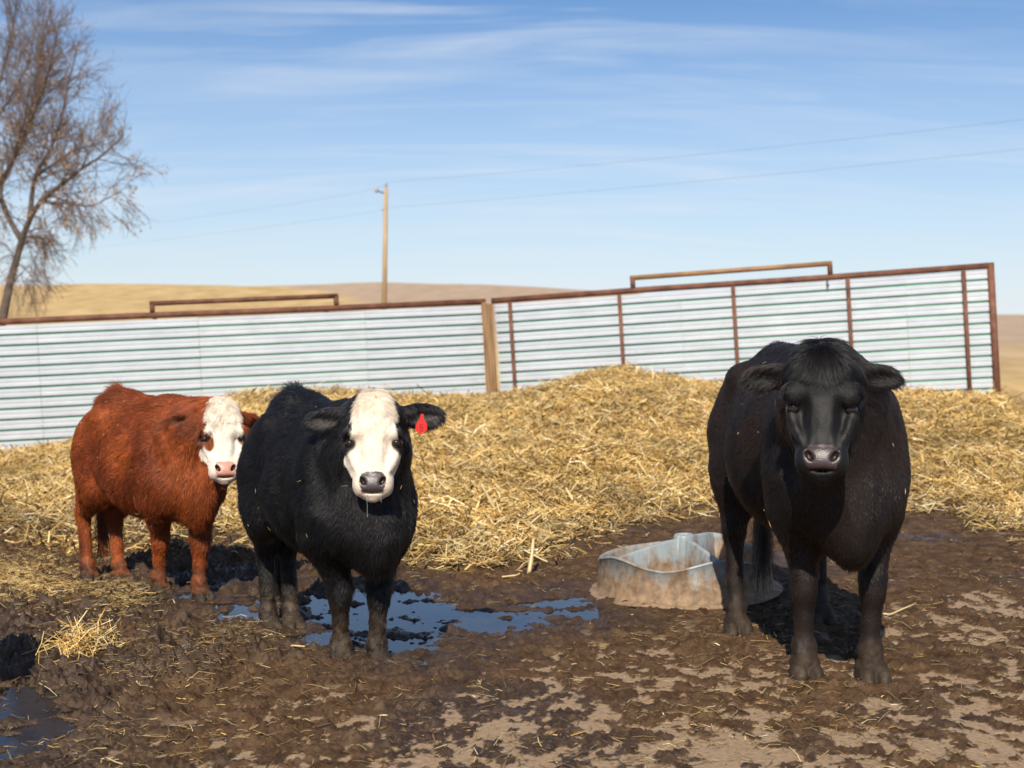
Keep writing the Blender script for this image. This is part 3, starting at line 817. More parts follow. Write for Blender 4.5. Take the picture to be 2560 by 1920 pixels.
    F = np.concatenate([k + np.array([[0, 1, 2]]), k + np.array([[0, 2, 3]]), k + np.array([[1, 4, 2]]), k + np.array([[2, 4, 3]])])
    link('seed_clusters', mesh_np('seed_clusters', V, F, False, M_LEAF), root, kind='stuff')
    print('twigs', cnt[0])

# ------------------------------------------------------------------ feeder tub
def build_trough():
    c = on_z(1715, 1480)
    root = link('feeder_tub', None); root.location = (c[0], 7.98, gz(c[0], 7.98) * 0.3 + 0.0); root.rotation_euler = (R(1.0), R(-2.0), 0)
    tag(root, 'mud splashed pale blue plastic feeder tub with dividers behind the black cow', 'feeder')
    NA = 120; th = np.linspace(0, 2 * np.pi, NA, endpoint=False)
    dv = np.radians([212, 287, 62])
    def near(t): return np.max([np.exp(-((np.angle(np.exp(1j * (t - d)))) / 0.42) ** 2) for d in dv], axis=0)
    rim = 0.195 + 0.055 * near(th)
    # outer wall, rolled rim and inner wall as one shell
    rings = []
    def ring(r, z): rings.append(np.stack([r * np.cos(th), r * np.sin(th), z * np.ones(NA)], 1))
    ring(0.535, 0.002); ring(0.545, 0.012); ring(0.535, 0.020); ring(0.500, 0.030)
    ring(0.492, 0.06); ring(0.484, rim * 0.55 + 0.02); ring(0.475, rim - 0.012); ring(0.480, rim - 0.008); ring(0.480, rim + 0.000); ring(0.470, rim + 0.003); ring(0.460, rim); ring(0.452, rim - 0.02)
    ring(0.435, 0.09); ring(0.40, 0.058); ring(0.30, 0.05); ring(0.10, 0.05); ring(0.02, 0.05)
    V = np.concatenate(rings); nr = len(rings)
    i = np.arange(nr - 1)[:, None] * NA; j = np.arange(NA)[None]; k = (j + 1) % NA
    F = np.stack([i + j, i + k, i + k + NA, i + j + NA], -1).reshape(-1, 4)
    # the front left of the base flange is bent up
    a = np.arctan2(V[:, 1], V[:, 0]); w = np.exp(-((np.angle(np.exp(1j * (a - R(243))))) / 0.30) ** 2) * (np.hypot(V[:, 0], V[:, 1]) > 0.505) * (V[:, 2] < 0.025)
    V[:, 2] += w * 0.018; V[:, 0] += np.cos(a) * w * 0.03; V[:, 1] += np.sin(a) * w * 0.03
    link('tub_shell', mesh_np('tub_shell', V, F, True, M_TROUGH), root)
    hub = [(0.075, 0.05), (0.068, 0.15), (0.060, 0.25), (0.056, 0.310), (0.050, 0.322), (0.036, 0.322), (0.034, 0.312), (0.001, 0.310)]
    R_ = [np.stack([r * np.cos(th[::4]), r * np.sin(th[::4]), np.full(NA // 4, z)], 1) for r, z in hub]
    V = np.concatenate(R_); m = NA // 4; i = np.arange(len(hub) - 1)[:, None] * m; j = np.arange(m)[None]; k = (j + 1) % m
    link('hub', mesh_np('hub', V, np.stack([i + j, i + k, i + k + m, i + j + m], -1).reshape(-1, 4), True, M_TROUGH), root)
    for d in dv:
        bm = bmesh.new(); e = np.array((math.cos(d), math.sin(d), 0)); s = np.array((-math.sin(d), math.cos(d), 0))
        sec = []
        for r, zt in ((0.04, 0.302), (0.15, 0.296), (0.30, 0.275), (0.462, 0.252)):
            sec.append([bm.verts.new(e * r + s * w + np.array((0, 0, z))) for w, z in ((-0.034, 0.05), (-0.013, zt - 0.012), (-0.006, zt), (0.006, zt), (0.013, zt - 0.012), (0.034, 0.05))])
        for a_, b_ in zip(sec, sec[1:]):
            for q in range(5): bm.faces.new((a_[q], b_[q], b_[q + 1], a_[q + 1]))
        bmesh.ops.recalc_face_normals(bm, faces=bm.faces[:])
        bm_obj('divider', bm, M_TROUGH, root, True)

# ------------------------------------------------------------------ cattle
def surface_nets(xs, ys, zs, d):
    s = d < 0
    nx, ny, nz = d.shape
    act = np.zeros((nx - 1, ny - 1, nz - 1), np.int8)
    offs = [(a, b, c) for a in (0, 1) for b in (0, 1) for c in (0, 1)]
    for a, b, c in offs:
        act += s[a:nx - 1 + a, b:ny - 1 + b, c:nz - 1 + c]
    I = np.argwhere((act > 0) & (act < 8))
    idm = np.full(act.shape, -1, np.int64); idm[I[:, 0], I[:, 1], I[:, 2]] = np.arange(len(I))
    val = np.stack([d[I[:, 0] + a, I[:, 1] + b, I[:, 2] + c] for a, b, c in offs], 1)
    pos = np.stack([np.stack([xs[I[:, 0] + a], ys[I[:, 1] + b], zs[I[:, 2] + c]], 1) for a, b, c in offs], 1)
    acc = np.zeros((len(I), 3)); cnt = np.zeros(len(I))
    for e in range(8):
        for f in range(e + 1, 8):
            if bin(e ^ f).count('1') != 1: continue
            va, vb = val[:, e], val[:, f]; c = (va < 0) != (vb < 0)
            t = np.where(c, va / np.where(c, va - vb, 1), 0)
            acc += np.where(c[:, None], pos[:, e] + (pos[:, f] - pos[:, e]) * t[:, None], 0); cnt += c
    V = acc / cnt[:, None]
    F = []
    for ax in range(3):
        sl0 = [slice(None)] * 3; sl1 = [slice(None)] * 3
        sl0[ax] = slice(0, -1); sl1[ax] = slice(1, None)
        a, b = s[tuple(sl0)], s[tuple(sl1)]
        E = np.argwhere(a != b)
        o1, o2 = [q for q in range(3) if q != ax]
        ok = (E[:, o1] > 0) & (E[:, o2] > 0) & (E[:, o1] < d.shape[o1] - 1) & (E[:, o2] < d.shape[o2] - 1)
        E = E[ok]
        def g(k1, k2):
            q = E.copy(); q[:, o1] -= k1; q[:, o2] -= k2
            return idm[q[:, 0], q[:, 1], q[:, 2]]
        quad = np.stack([g(1, 1), g(0, 1), g(0, 0), g(1, 0)], 1)
        flip = a[E[:, 0], E[:, 1], E[:, 2]]
        if ax == 1: flip = ~flip
        quad[~flip] = quad[~flip][:, ::-1]
        F.append(quad)
    F = np.concatenate(F)
    return V, F[(F >= 0).all(1)]

class Field:
    def __init__(s, xs, ys, zs):
        s.ax = (xs, ys, zs); s.d = np.full((len(xs), len(ys), len(zs)), 0.5)
    def apply(s, lo, hi, fn, k, op='add'):
        m = 0.06 + k
        sl = []
        for a, l, h in zip(s.ax, lo, hi):
            i0 = max(np.searchsorted(a, l - m), 0); i1 = min(np.searchsorted(a, h + m), len(a))
            if i1 <= i0: return
            sl.append(slice(i0, i1))
        X = s.ax[0][sl[0]][:, None, None]; Y = s.ax[1][sl[1]][None, :, None]; Z = s.ax[2][sl[2]][None, None, :]
        v = fn(X, Y, Z); d = s.d[tuple(sl)]
        if op == 'add':
            h = np.clip(0.5 + 0.5 * (d - v) / k, 0, 1); s.d[tuple(sl)] = d * (1 - h) + v * h - k * h * (1 - h)
        else:
            h = np.clip(0.5 - 0.5 * (d + v) / k, 0, 1); s.d[tuple(sl)] = d * (1 - h) + (-v) * h + k * h * (1 - h)
    def cone(s, a, b, ra, rb, k=0.04, op='add'):
        a, b = np.array(a, float), np.array(b, float); r = max(ra, rb); e = b - a; L2 = e @ e
        def fn(X, Y, Z):
            t = np.clip(((X - a[0]) * e[0] + (Y - a[1]) * e[1] + (Z - a[2]) * e[2]) / L2, 0, 1)
            return np.sqrt((X - a[0] - t * e[0]) ** 2 + (Y - a[1] - t * e[1]) ** 2 + (Z - a[2] - t * e[2]) ** 2) - (ra + (rb - ra) * t)
        s.apply(np.minimum(a, b) - r, np.maximum(a, b) + r, fn, k, op)
    def ell(s, c, r, k=0.04, axes=None, op='add'):
        c, r = np.array(c, float), np.array(r, float)
        A = np.eye(3) if axes is None else np.array(axes, float)     # rows: the ellipsoid's axes
        ext = np.sqrt(((A * r[:, None]) ** 2).sum(0))
        def fn(X, Y, Z):
            x, y, z = X - c[0], Y - c[1], Z - c[2]
            q = [(A[i, 0] * x + A[i, 1] * y + A[i, 2] * z) / r[i] for i in range(3)]
            k0 = np.sqrt(q[0] ** 2 + q[1] ** 2 + q[2] ** 2) + 1e-9
            k1 = np.sqrt((q[0] / r[0]) ** 2 + (q[1] / r[1]) ** 2 + (q[2] / r[2]) ** 2) + 1e-9
            return k0 * (k0 - 1) / k1
        s.apply(c - ext, c + ext, fn, k, op)

def cub(x, xs, vs):
    """smooth interpolation through stations"""
    xs, vs = np.asarray(xs, float), np.asarray(vs, float)
    m = np.gradient(vs, xs)
    i = np.clip(np.searchsorted(xs, x) - 1, 0, len(xs) - 2)
    h = xs[i + 1] - xs[i]; t = np.clip((x - xs[i]) / h, 0, 1)
    return (2 * t ** 3 - 3 * t ** 2 + 1) * vs[i] + (t ** 3 - 2 * t ** 2 + t) * h * m[i] + (-2 * t ** 3 + 3 * t ** 2) * vs[i + 1] + (t ** 3 - t ** 2) * h * m[i + 1]

HU = [-0.03, -0.015, 0.02, 0.07, 0.12, 0.17, 0.22, 0.28, 0.34, 0.40, 0.45, 0.485, 0.512, 0.532]
HA = [0.012, 0.045, 0.082, 0.106, 0.120, 0.128, 0.131, 0.124, 0.113, 0.103, 0.097, 0.090, 0.068, 0.015]
HF = [-0.085, -0.045, -0.012, 0.010, 0.018, 0.016, 0.008, 0.002, 0.000, 0.000, 0.006, 0.002, -0.020, -0.05]
HB = [-0.10, -0.14, -0.17, -0.20, -0.22, -0.235, -0.24, -0.232, -0.205, -0.172, -0.150, -0.135, -0.110, -0.075]

def build_cow(sp):
    S = sp['scale']
    fat = sp.get('fat', 1.0)
    head_h = sp['heading']                                   # radians, 0 = towards the camera (-y), + = to image right
    fw = np.array((math.sin(head_h), -math.cos(head_h), 0)); lf = np.array((-fw[1], fw[0], 0))   # forward, cow's left
    ff = [np.array(p) for p in sp['front']]; hf = [np.array(p) for p in sp['hind']]
    fc, hc = (ff[0] + ff[1]) / 2, (hf[0] + hf[1]) / 2
    org = fc - fw * sp.get('fo', 0.48) * S if 'org' not in sp else np.array(sp['org'])
    org = np.array((org[0], org[1], sp.get('z', 0.0)))
    loc = lambda p: np.array(((np.array(p) - org) @ fw, (np.array(p) - org) @ lf, (np.array(p) - org)[2])) / S
    # head frame in local space
    Hp = loc(sp['poll'])
    yw = sp['head_yaw'] - head_h                              # world yaw of the face minus body heading (same sign convention)
    f2 = np.array((math.cos(yw), math.sin(yw), 0.0)); tau = sp['tau']
    U = np.array((f2[0] * math.sin(tau), f2[1] * math.sin(tau), -math.cos(tau)))
    Wn = np.array((f2[0] * math.cos(tau), f2[1] * math.cos(tau), math.sin(tau)))
    Vv = np.cross(Wn, U)                                      # the animal's left
    if sp.get('roll'):
        c_, s_ = math.cos(sp['roll']), math.sin(sp['roll']); U, Vv = U * c_ + Vv * s_, Vv * c_ - U * s_
    hk = sp.get('head_k', 1.0)                                # head size relative to body
    H = lambda u, v, w: Hp + (U * u + Vv * v + Wn * w) * hk
    hs = [H(u, v, w) for u in (-0.05, 0.56) for v in (-0.37, 0.37) for w in (-0.27, 0.04)]
    hlo, hhi = np.min(hs, 0), np.max(hs, 0)
    def axis(lo, hi, a, b, fine, coarse):
        out = [lo]
        while out[-1] < hi:
            out.append(out[-1] + (fine if a - 0.01 < out[-1] < b + 0.01 else coarse))
        return np.array(out)
    xs = axis(-1.08, max(hhi[0] + 0.06, 0.95), hlo[0], hhi[0], 0.0065, 0.014)
    ys = axis(min(-0.58, hlo[1] - 0.05), max(0.58, hhi[1] + 0.05), hlo[1], hhi[1], 0.0065, 0.014)
    zs = axis(-0.06, 1.62, hlo[2], hhi[2], 0.0065, 0.014)
    fl = Field(xs, ys, zs)
    lx = sp.get('lx', 1.0); ck = sp.get('chest', 1.0)
    X_ = lambda x: 0.3 + (x - 0.3) * lx if x < 0.3 else x
    x0, x1 = X_(-0.90), 0.77
    # trunk loft
    tx = [-0.90, -0.84, -0.74, -0.60, -0.42, -0.20, 0.05, 0.28, 0.46, 0.60, 0.70, 0.77]
    tt = [1.12, 1.25, 1.325, 1.365, 1.372, 1.355, 1.345, 1.360, 1.350, 1.27, 1.16, 1.02]
    tb = [0.98, 0.86, 0.74, 0.66, 0.575, 0.525, 0.505, 0.515, 0.525, 0.54, 0.60, 0.76]
    ta = [0.04, 0.15, 0.225, 0.275, 0.325, 0.375, 0.385, 0.350, 0.300, 0.235, 0.16, 0.04]
    tt = [a + sp.get('hip', 0.0) * sstep(-0.1, -0.5, q) for a, q in zip(tt, tx)]
    tk = sp.get('tuck', 0.0)
    tb = [a + tk for a in tb]
    tx = [X_(q) for q in tx]; ta = [a * (ck if q > 0.2 else 1) for a, q in zip(ta, tx)]
    def trunk(X, Y, Z):
        x = X[:, 0, 0]
        top, bot, a = cub(x, tx, tt), cub(x, tx, tb), cub(x, tx, ta) * fat
        zc = (top * 0.46 + bot * 0.54)[:, None, None]; a = np.maximum(a, 0.01)[:, None, None]
        bt, bb = np.maximum(top[:, None, None] - zc, 0.01), np.maximum(zc - bot[:, None, None], 0.01)
        dz = Z - zc; b = np.where(dz > 0, bt, bb); q = dz / b
        ae = a * (1 - 0.20 * np.clip(q, 0, 1) ** 1.5 - 0.04 * np.clip(-q, 0, 1))
        v = (np.abs(Y / ae) ** 2.25 + np.abs(q) ** 2.25) ** (1 / 2.25)
        d = (v - 1) * np.minimum(ae, b) * 0.92
        end = np.maximum(x - x1, x0 - x)[:, None, None]
        return np.maximum(d, end)
    fl.apply((-0.9, -0.45, 0.45), (0.8, 0.45, 1.42), trunk, 0.04)
    for s in (-1, 1):
        fl.ell((X_(-0.46), s * 0.235 * fat, 1.215), (0.10, 0.07, 0.07), 0.08)                      # hook bones
        fl.ell((X_(-0.80), s * 0.13, 1.13), (0.09, 0.08, 0.09), 0.06)                      # pin bones
        fl.ell((X_(-0.62), s * 0.20 * fat, 0.92), (0.23, 0.135, 0.33), 0.07)                       # round
        fl.ell((0.40, s * 0.215 * ck, 0.93), (0.19, 0.105, 0.32), 0.07, axes=[(0.94, 0, 0.33), (0, 1, 0), (-0.33, 0, 0.94)])
        fl.ell((0.54, s * 0.165 * ck, 0.82), (0.13, 0.105, 0.17), 0.06)
    fl.cone((X_(-0.86), 0, 1.27 + sp.get('hip', 0.0)), (0.30, 0, 1.305), 0.05, 0.07, 0.08)                        # spine
    fl.ell((0.60, 0, 0.71 + tk), (0.18, 0.13 * ck, 0.185), 0.09)                                    # brisket
    fl.ell((0.68, 0, 0.60 + tk), (0.09, 0.065, 0.12), 0.07)
    for s in (-1, 1):                                                                     # hollows of flank and behind the shoulder
        fl.ell((X_(-0.27), s * 0.405 * fat, 1.04), (0.12, 0.07, 0.13), 0.07, op='sub')
        fl.ell((0.16, s * 0.425 * fat, 0.95), (0.05, 0.07, 0.26), 0.07, op='sub')
        fl.ell((0.56, s * 0.30 * ck, 1.04), (0.07, 0.07, 0.20), 0.07, op='sub', axes=[(0.87, 0, 0.5), (0, 1, 0), (-0.5, 0, 0.87)])
    # tail
    fl.cone((X_(-0.88), 0, 1.25), (X_(-0.945), 0, 1.14), 0.045, 0.035, 0.04)
    fl.cone((X_(-0.945), 0, 1.14), (X_(-0.955), 0, 0.52), 0.033, 0.02, 0.03)
    # legs
    legs = []
    lr = sp.get('leg_k', 1.0)
    for i, p in enumerate(ff):
        s = 1 if i == 0 else -1
        q = loc((p[0], p[1], org[2])); fx, fy = q[0], q[1]
        el = np.array((0.40, s * 0.195 * ck, 0.72)); kn = np.array((fx * 0.85 + 0.45 * 0.15 - 0.005, fy * 0.9 + s * 0.19 * 0.1, 0.40)); ft = np.array((fx - 0.025, fy, 0.135))
        fl.cone((0.42, s * 0.195 * ck, 0.86), el, 0.135, 0.115, 0.07)
        fl.cone(el, kn + (0, 0, 0.06), 0.110, 0.060 * lr, 0.06)
        fl.ell(kn, (0.064 * lr, 0.062 * lr, 0.085), 0.03)
        fl.cone(kn, ft, 0.048 * lr, 0.044 * lr, 0.03)
        fl.ell(ft, (0.056 * lr, 0.056 * lr, 0.050), 0.03)
        fl.cone(ft, ft + (0.03, 0, -0.06), 0.050 * lr, 0.054 * lr, 0.02)
        legs.append((fx, fy, kn, ft, True))
    for i, p in enumerate(hf):
        s = 1 if i == 0 else -1
        q = loc((p[0], p[1], org[2])); fx, fy = q[0], q[1]
        st = np.array((X_(-0.45), s * 0.215, 0.74)); hk_ = np.array((fx - 0.085, fy, 0.50)); ft = np.array((fx - 0.03, fy, 0.135))
        fl.cone((X_(-0.58), s * 0.18, 0.95), st, 0.17, 0.13, 0.07)
        fl.cone(st + (-0.05, 0, 0.02), hk_ + (0.025, 0, 0.03), 0.135, 0.062 * lr, 0.07)
        fl.cone(np.array((X_(-0.72), s * 0.17, 0.80)), hk_ + (-0.02, 0, 0.06), 0.10, 0.04 * lr, 0.06)
        fl.ell(hk_, (0.062 * lr, 0.056 * lr, 0.075), 0.03)
        fl.cone(hk_, ft, 0.050 * lr, 0.042 * lr, 0.03)
        fl.ell(ft, (0.053 * lr, 0.053 * lr, 0.048), 0.03)
        fl.cone(ft, ft + (0.03, 0, -0.06), 0.048 * lr, 0.052 * lr, 0.02)
        legs.append((fx, fy, hk_, ft, False))
    for fx, fy, kn, ft, fr in legs:                                                      # two claws each
        for c in (-1, 1):
            fl.ell((fx + 0.028, fy + c * 0.034, 0.022), (0.075, 0.036, 0.062), 0.012)
        fl.ell((fx - 0.01, fy, 0.075), (0.065, 0.062, 0.03), 0.02)
    # neck
    nb = np.array((0.46, 0, 1.06)); hb = H(0.13, 0, -0.15)
    mid = (nb + hb) / 2 + np.array((0.02, 0, 0.01))
    fl.cone(nb, mid, 0.245, 0.20, 0.10); fl.cone(mid, hb, 0.20, 0.145, 0.08)
    fl.cone((0.30, 0, 1.25), H(0.02, 0, -0.14), 0.11, 0.075, 0.09)
    fl.cone((0.60, 0, 0.78), H(0.30, 0, -0.19), 0.15, 0.085, 0.09)
    # head loft
    def headf(X, Y, Z):
        x, y, z = (X - Hp[0]) / hk, (Y - Hp[1]) / hk, (Z - Hp[2]) / hk
        u = x * U[0] + y * U[1] + z * U[2]; v = x * Vv[0] + y * Vv[1] + z * Vv[2]; w = x * Wn[0] + y * Wn[1] + z * Wn[2]
        uc = np.clip(u, HU[0], HU[-1])
        g = np.linspace(HU[0], HU[-1], 200)
        a = np.interp(uc, g, cub(g, HU, HA)); f = np.interp(uc, g, cub(g, HU, HF)); b = np.interp(uc, g, cub(g, HU, HB))
        wc = f * 0.55 + b * 0.45
        ae = a * (1 - 0.30 * np.clip((wc - w) / (wc - b), 0, 1.2) ** 1.4)
        f = f - sp.get('cheek', 0.036) * sstep(0.19, 0.27, u) * sstep(0.46, 0.38, u) * sstep(0.038, 0.085, np.abs(v))
        q = np.where(w > wc, (w - wc) / (f - wc), (wc - w) / (wc - b))
        ex = 2.5 - 0.45 * sstep(0.18, 0.28, u) * sstep(0.45, 0.40, u)
        r = (np.abs(v / ae) ** ex + np.abs(q) ** ex) ** (1 / ex)
        d = (r - 1) * np.minimum(ae, np.minimum(f - wc, wc - b)) * 0.95
        return np.maximum(d, np.maximum(u - HU[-1], HU[0] - u)) * hk
    pad = np.array((0.02,) * 3)
    fl.apply(hlo + 0.0 * pad, hhi, headf, 0.035)
    ax3 = [U, Vv, Wn]
    k_ = hk
    for s in (-1, 1):
        fl.ell(H(0.192, s * 0.106, -0.034), np.array((0.042, 0.036, 0.036)) * k_ * sp.get('brow', 1.0), 0.022, ax3)           # brow
        fl.ell(H(0.248, s * 0.134, -0.055), np.array((0.030, 0.026, 0.028)) * k_ * sp.get('socket', 1.0), 0.014, ax3, 'sub')    # eye socket
        fl.cone(H(0.275, s * 0.118, -0.058), H(0.40, s * 0.070, -0.022), 0.016 * k_, 0.010 * k_, 0.045)  # cheek ridge
        fl.ell(H(0.27, s * 0.072, -0.15), np.array((0.10, 0.042, 0.075)) * k_, 0.04, ax3)               # jaw muscle
        fl.ell(H(0.458, s * 0.060, -0.050), np.array((0.042, 0.030, 0.05)) * k_, 0.03, ax3)             # lip
        # ears
        ea = sp['ears'][0 if s > 0 else 1]                       # (up, back, curl)
        e = Vv * s * math.cos(ea[0]) - U * math.sin(ea[0]); e = e * math.cos(ea[1]) - Wn * math.sin(ea[1]); e /= np.linalg.norm(e)
        nrm = Wn - e * (Wn @ e); nrm = nrm + U * ea[2]; nrm -= e * (nrm @ e); nrm /= np.linalg.norm(nrm)
        wd = np.cross(nrm, e)
        rt = H(0.085, s * 0.100, -0.115)
        fl.cone(rt, rt + e * 0.06 * k_, 0.042 * k_, 0.038 * k_, 0.03)
        ek = sp.get('ear_k', 1.0) * k_
        c = rt + e * 0.135 * ek
        fl.ell(c, np.array((0.120, 0.060, 0.034)) * ek, 0.03, [e, wd, nrm])
        fl.ell(c + e * 0.012 * ek + nrm * 0.030 * ek, np.array((0.088, 0.040, 0.030)) * ek, 0.012, [e, wd, nrm], 'sub')
        sp.setdefault('ear_geo', []).append((rt, e, nrm, wd, c))
    fl.ell(H(0.450, 0, -0.02), np.array((0.050, 0.066, 0.030)) * k_, 0.02, ax3)                           # nose pad
    fl.ell(H(0.512, 0, -0.072), np.array((0.026, 0.048, 0.042)) * k_, 0.02, ax3)                          # chin
    fl.ell(H(0.503, 0, 0.000), np.array((0.006, 0.056, 0.040)) * k_, 0.010, ax3, 'sub')                  # mouth
    for s in (-1, 1):
        n1 = U * 0.84 - Vv * s * 0.50; n1 /= np.linalg.norm(n1); n2 = np.cross(Wn, n1)
        fl.ell(H(0.448, s * 0.048, 0.010), np.array((0.026, 0.0110, 0.030)) * k_, 0.008, [n1, n2, Wn], 'sub')
    V, F = surface_nets(xs, ys, zs, fl.d)
    # --- colour, hair length, wetness by place on the animal
    def head_uvw(P):
        q = (P - Hp) / hk; return q @ U, q @ Vv, q @ Wn
    def region(P):
        n = len(P)
        x, y, z = P[:, 0], P[:, 1], P[:, 2]
        u, v, w = head_uvw(P); av = np.abs(v)
        nz = noise3(P[:, 0] * 14, P[:, 1] * 14, P[:, 2] * 14, 3) * 2 - 1
        nz2 = noise3(P[:, 0] * 4, P[:, 1] * 4, P[:, 2] * 4, 5) * 2 - 1
        nz3 = noise3(P[:, 0] * 45, P[:, 1] * 45, P[:, 2] * 45, 9) * 2 - 1
        col = np.tile(np.array(sp['coat']), (n, 1)) * (1 + 0.22 * nz2 + 0.15 * nz)[:, None]
        col2 = np.array(sp.get('coat2', sp['coat'])); m2 = np.clip(0.5 + 0.9 * nz2, 0, 1)[:, None] * 0.6
        col = col * (1 - m2) + col2 * m2
        ln = np.full(n, sp['hair']); wet = np.zeros(n); lift = np.full(n, 0.40); dens = np.ones(n)
        onhead = (u > -0.06) & (u < 0.56) & (w > np.interp(u, HU, HB) * 0.93 - 0.012) & (av < 0.15)
        face = onhead & (w > -0.20) & (u < 0.55)
        ear = (av > 0.118) & (u > -0.06) & (u < 0.20) & (w > -0.24) & (av < 0.40) & (w < 0.0)
        # coat length
        low = sstep(0.72, 0.50, z)
        ln = ln * (1 - 0.22 * low)
        belly = sstep(0.70, 0.55, z) * (np.abs(y) < 0.36) * (z > 0.44) * (x > -0.5) * (x < 0.75)
        ln = np.maximum(ln, sp['hair'] * (1 + 0.5 * belly) * (belly > 0.1))
        topl = (z > 1.30) & (x < 0.4); ln = np.where(topl, ln * 1.35, ln); lift = np.where(topl, 0.5, lift)
        tuft = np.exp(-(((x - X_(-0.62)) / 0.16) ** 2 + (y / 0.09) ** 2 + ((z - 1.37 - sp.get('hip', 0.0)) / 0.07) ** 2)); ln = ln * (1 + sp.get('tuft', 0.8) * tuft); lift = np.maximum(lift, 0.95 * tuft)
        # mud on the lower legs
        mud = sstep(sp.get('mud', 0.30) + 0.10, sp.get('mud', 0.30) - 0.10, z + 0.11 * nz + 0.09 * nz2)
        mud = mud * (0.62 + 0.38 * np.clip(0.5 + 1.6 * nz, 0, 1))
        col = col * (1 - mud[:, None]) + (np.array((0.044, 0.027, 0.015)) * (1 + 0.6 * nz3[:, None])) * mud[:, None]
        hoof = z < 0.075
        col = np.where(hoof[:, None], np.array((0.050, 0.034, 0.022)) * (1 + 0.45 * nz[:, None]), col)
        wet = np.where(z < 0.20, np.clip(0.05 + 0.6 * nz, 0, 0.6), wet); ln = np.where(z < 0.25, ln * 0.6, ln); ln = np.where(z < 0.05, 0, ln)
        dens = np.where(z < 0.05, 0, np.where(z < 0.5, 1.8, dens))
        # head
        ln = np.where(onhead, sp['face_hair'] * (1 + 1.0 * sstep(0.30, 0.10, u)), ln); lift = np.where(onhead, 0.22, lift)
        if sp.get('sleek'):
            sk = onhead * sstep(0.16, 0.24, u); wet = np.maximum(wet, 0.30 * sk); ln = ln * (1 - 0.12 * sk)
            hk2 = (onhead * 0.8)[:, None]; col = col * (1 - hk2) + np.array((0.0040, 0.0039, 0.0043)) * (1 + 0.2 * nz)[:, None] * hk2
        poll = onhead & (u < 0.15) & (w > -0.19); pk = sstep(0.20, 0.02, u) * poll
        ln = ln + pk * sp['poll_hair']; lift = lift + pk * 0.10
        dens = np.where(onhead, 4.5 + 2.5 * sstep(0.16, 0.24, u), dens)
        if sp.get('white'):
            lim = tab(u, [(-0.05, 0.05), (0.0, 0.066), (0.06, 0.092), (0.12, 0.106), (0.19, 0.112), (0.235, 0.114), (0.28, 0.14), (0.5, 0.2)])
            wl = tab(u, [(-0.05, -0.16), (0.05, -0.10), (0.12, -0.075), (0.24, -0.080), (0.28, -0.105), (0.36, -0.115), (0.42, -0.12), (0.6, -0.15)])
            wh = face & (av < lim + nz * 0.006) & (w > wl + nz * 0.012)
            wc = np.array(sp['white']) * (1 + 0.06 * nz + 0.05 * nz3)[:, None]
            tan = sstep(0.20, -0.02, u + 0.05 * nz)[:, None] * 0.30 + (np.clip(nz, 0, 1) * 0.12)[:, None]
            wc = wc * (1 - tan) + np.array((0.52, 0.37, 0.24)) * tan
            pk2 = sstep(0.40, 0.50, u)[:, None] * 0.5
            wc = wc * (1 - pk2) + np.array((0.62, 0.46, 0.36)) * pk2
            col = np.where(wh[:, None], wc, col)
        eye_d = np.sqrt(((u - 0.243) / 1.25) ** 2 + (av - 0.128) ** 2 + (w + 0.060) ** 2)
        em = sstep(0.052, 0.036, eye_d + 0.006 * nz)[:, None]; col = col * (1 - em) + np.array(sp['eye_rim']) * em
        ln = np.where(eye_d < 0.030, 0.0, ln); dens = np.where(eye_d < 0.028, 0, dens)
        if sp.get('patch'):
            pd = ((u - 0.268) / 0.060) ** 2 + ((v - sp['patch'] * 0.092) / 0.030) ** 2
            pm = (sstep(1.25, 0.8, pd + 0.3 * nz) * face)[:, None]; col = col * (1 - pm) + np.array((0.16, 0.040, 0.012)) * pm
        # bare wet nose
        nw = tab(u, [(0.395, 0.030), (0.410, 0.052), (0.430, 0.064), (0.455, 0.068), (0.480, 0.060), (0.503, 0.050)])
        nose = face & (u > 0.404 + 0.10 * np.abs(av - 0.02) ** 1.2 + 0.003 * nz) & (u < 0.499) & (av < nw) & (w > -0.055)
        col = np.where(nose[:, None], np.array(sp['nose']) * (1 + 0.15 * nz3)[:, None], col)
        nr_ = (u - 0.448) * 0.859 - (av - 0.048) * 0.511; nq_ = (u - 0.448) * 0.511 + (av - 0.048) * 0.859
        nost = ((nr_ / 0.027) ** 2 + (nq_ / 0.013) ** 2 < 1) & (w < 0.006) & face & (u < 0.5)
        col = np.where(nost[:, None], np.array((0.02, 0.012, 0.010)), col)
        mouth = face & (np.abs(u - 0.503) < 0.006) & (w > -0.045) & (av < 0.055)
        col = np.where(mouth[:, None], col * 0.35, col)
        wet = np.where(nose, 1.0, wet); ln = np.where(nose | mouth, 0, ln); dens = np.where(nose | mouth | nost, 0, dens)
        muz = face & (u > 0.40); ln = np.where(muz & ~nose, np.minimum(ln, 0.008), ln)
        # ears
        ln = np.where(ear, sp['hair'] * sp.get('ear_hair', 1.1), ln); lift = np.where(ear, 0.35, lift); dens = np.where(ear, 2.0, dens)
        for rt, e, nrm, wd, c in sp['ear_geo']:
            q = P - c; a = q @ e; b = q @ wd; t = q @ nrm
            inner = ear & (np.abs(a) < 0.085 * hk) & (np.abs(b) < 0.036 * hk) & (t > -0.03 * hk) & (t < 0.022 * hk)
            inner &= (np.sqrt((a / (0.085 * hk)) ** 2 + (b / (0.036 * hk)) ** 2) < 1)
            ic = np.array(sp['ear_in'])
            col = np.where(inner[:, None], ic * (1 + 0.3 * nz3[:, None]), col); ln = np.where(inner, ln * 0.9, ln)
        return np.clip(col, 0.002, 0.95), ln, wet, lift, dens
    # feet stand on the mud, so nothing hangs below it by much
    V[:, 2] = np.maximum(V[:, 2], -0.03)
    col, ln, wet, lift, dens = region(V)
    tn = np.zeros_like(V)
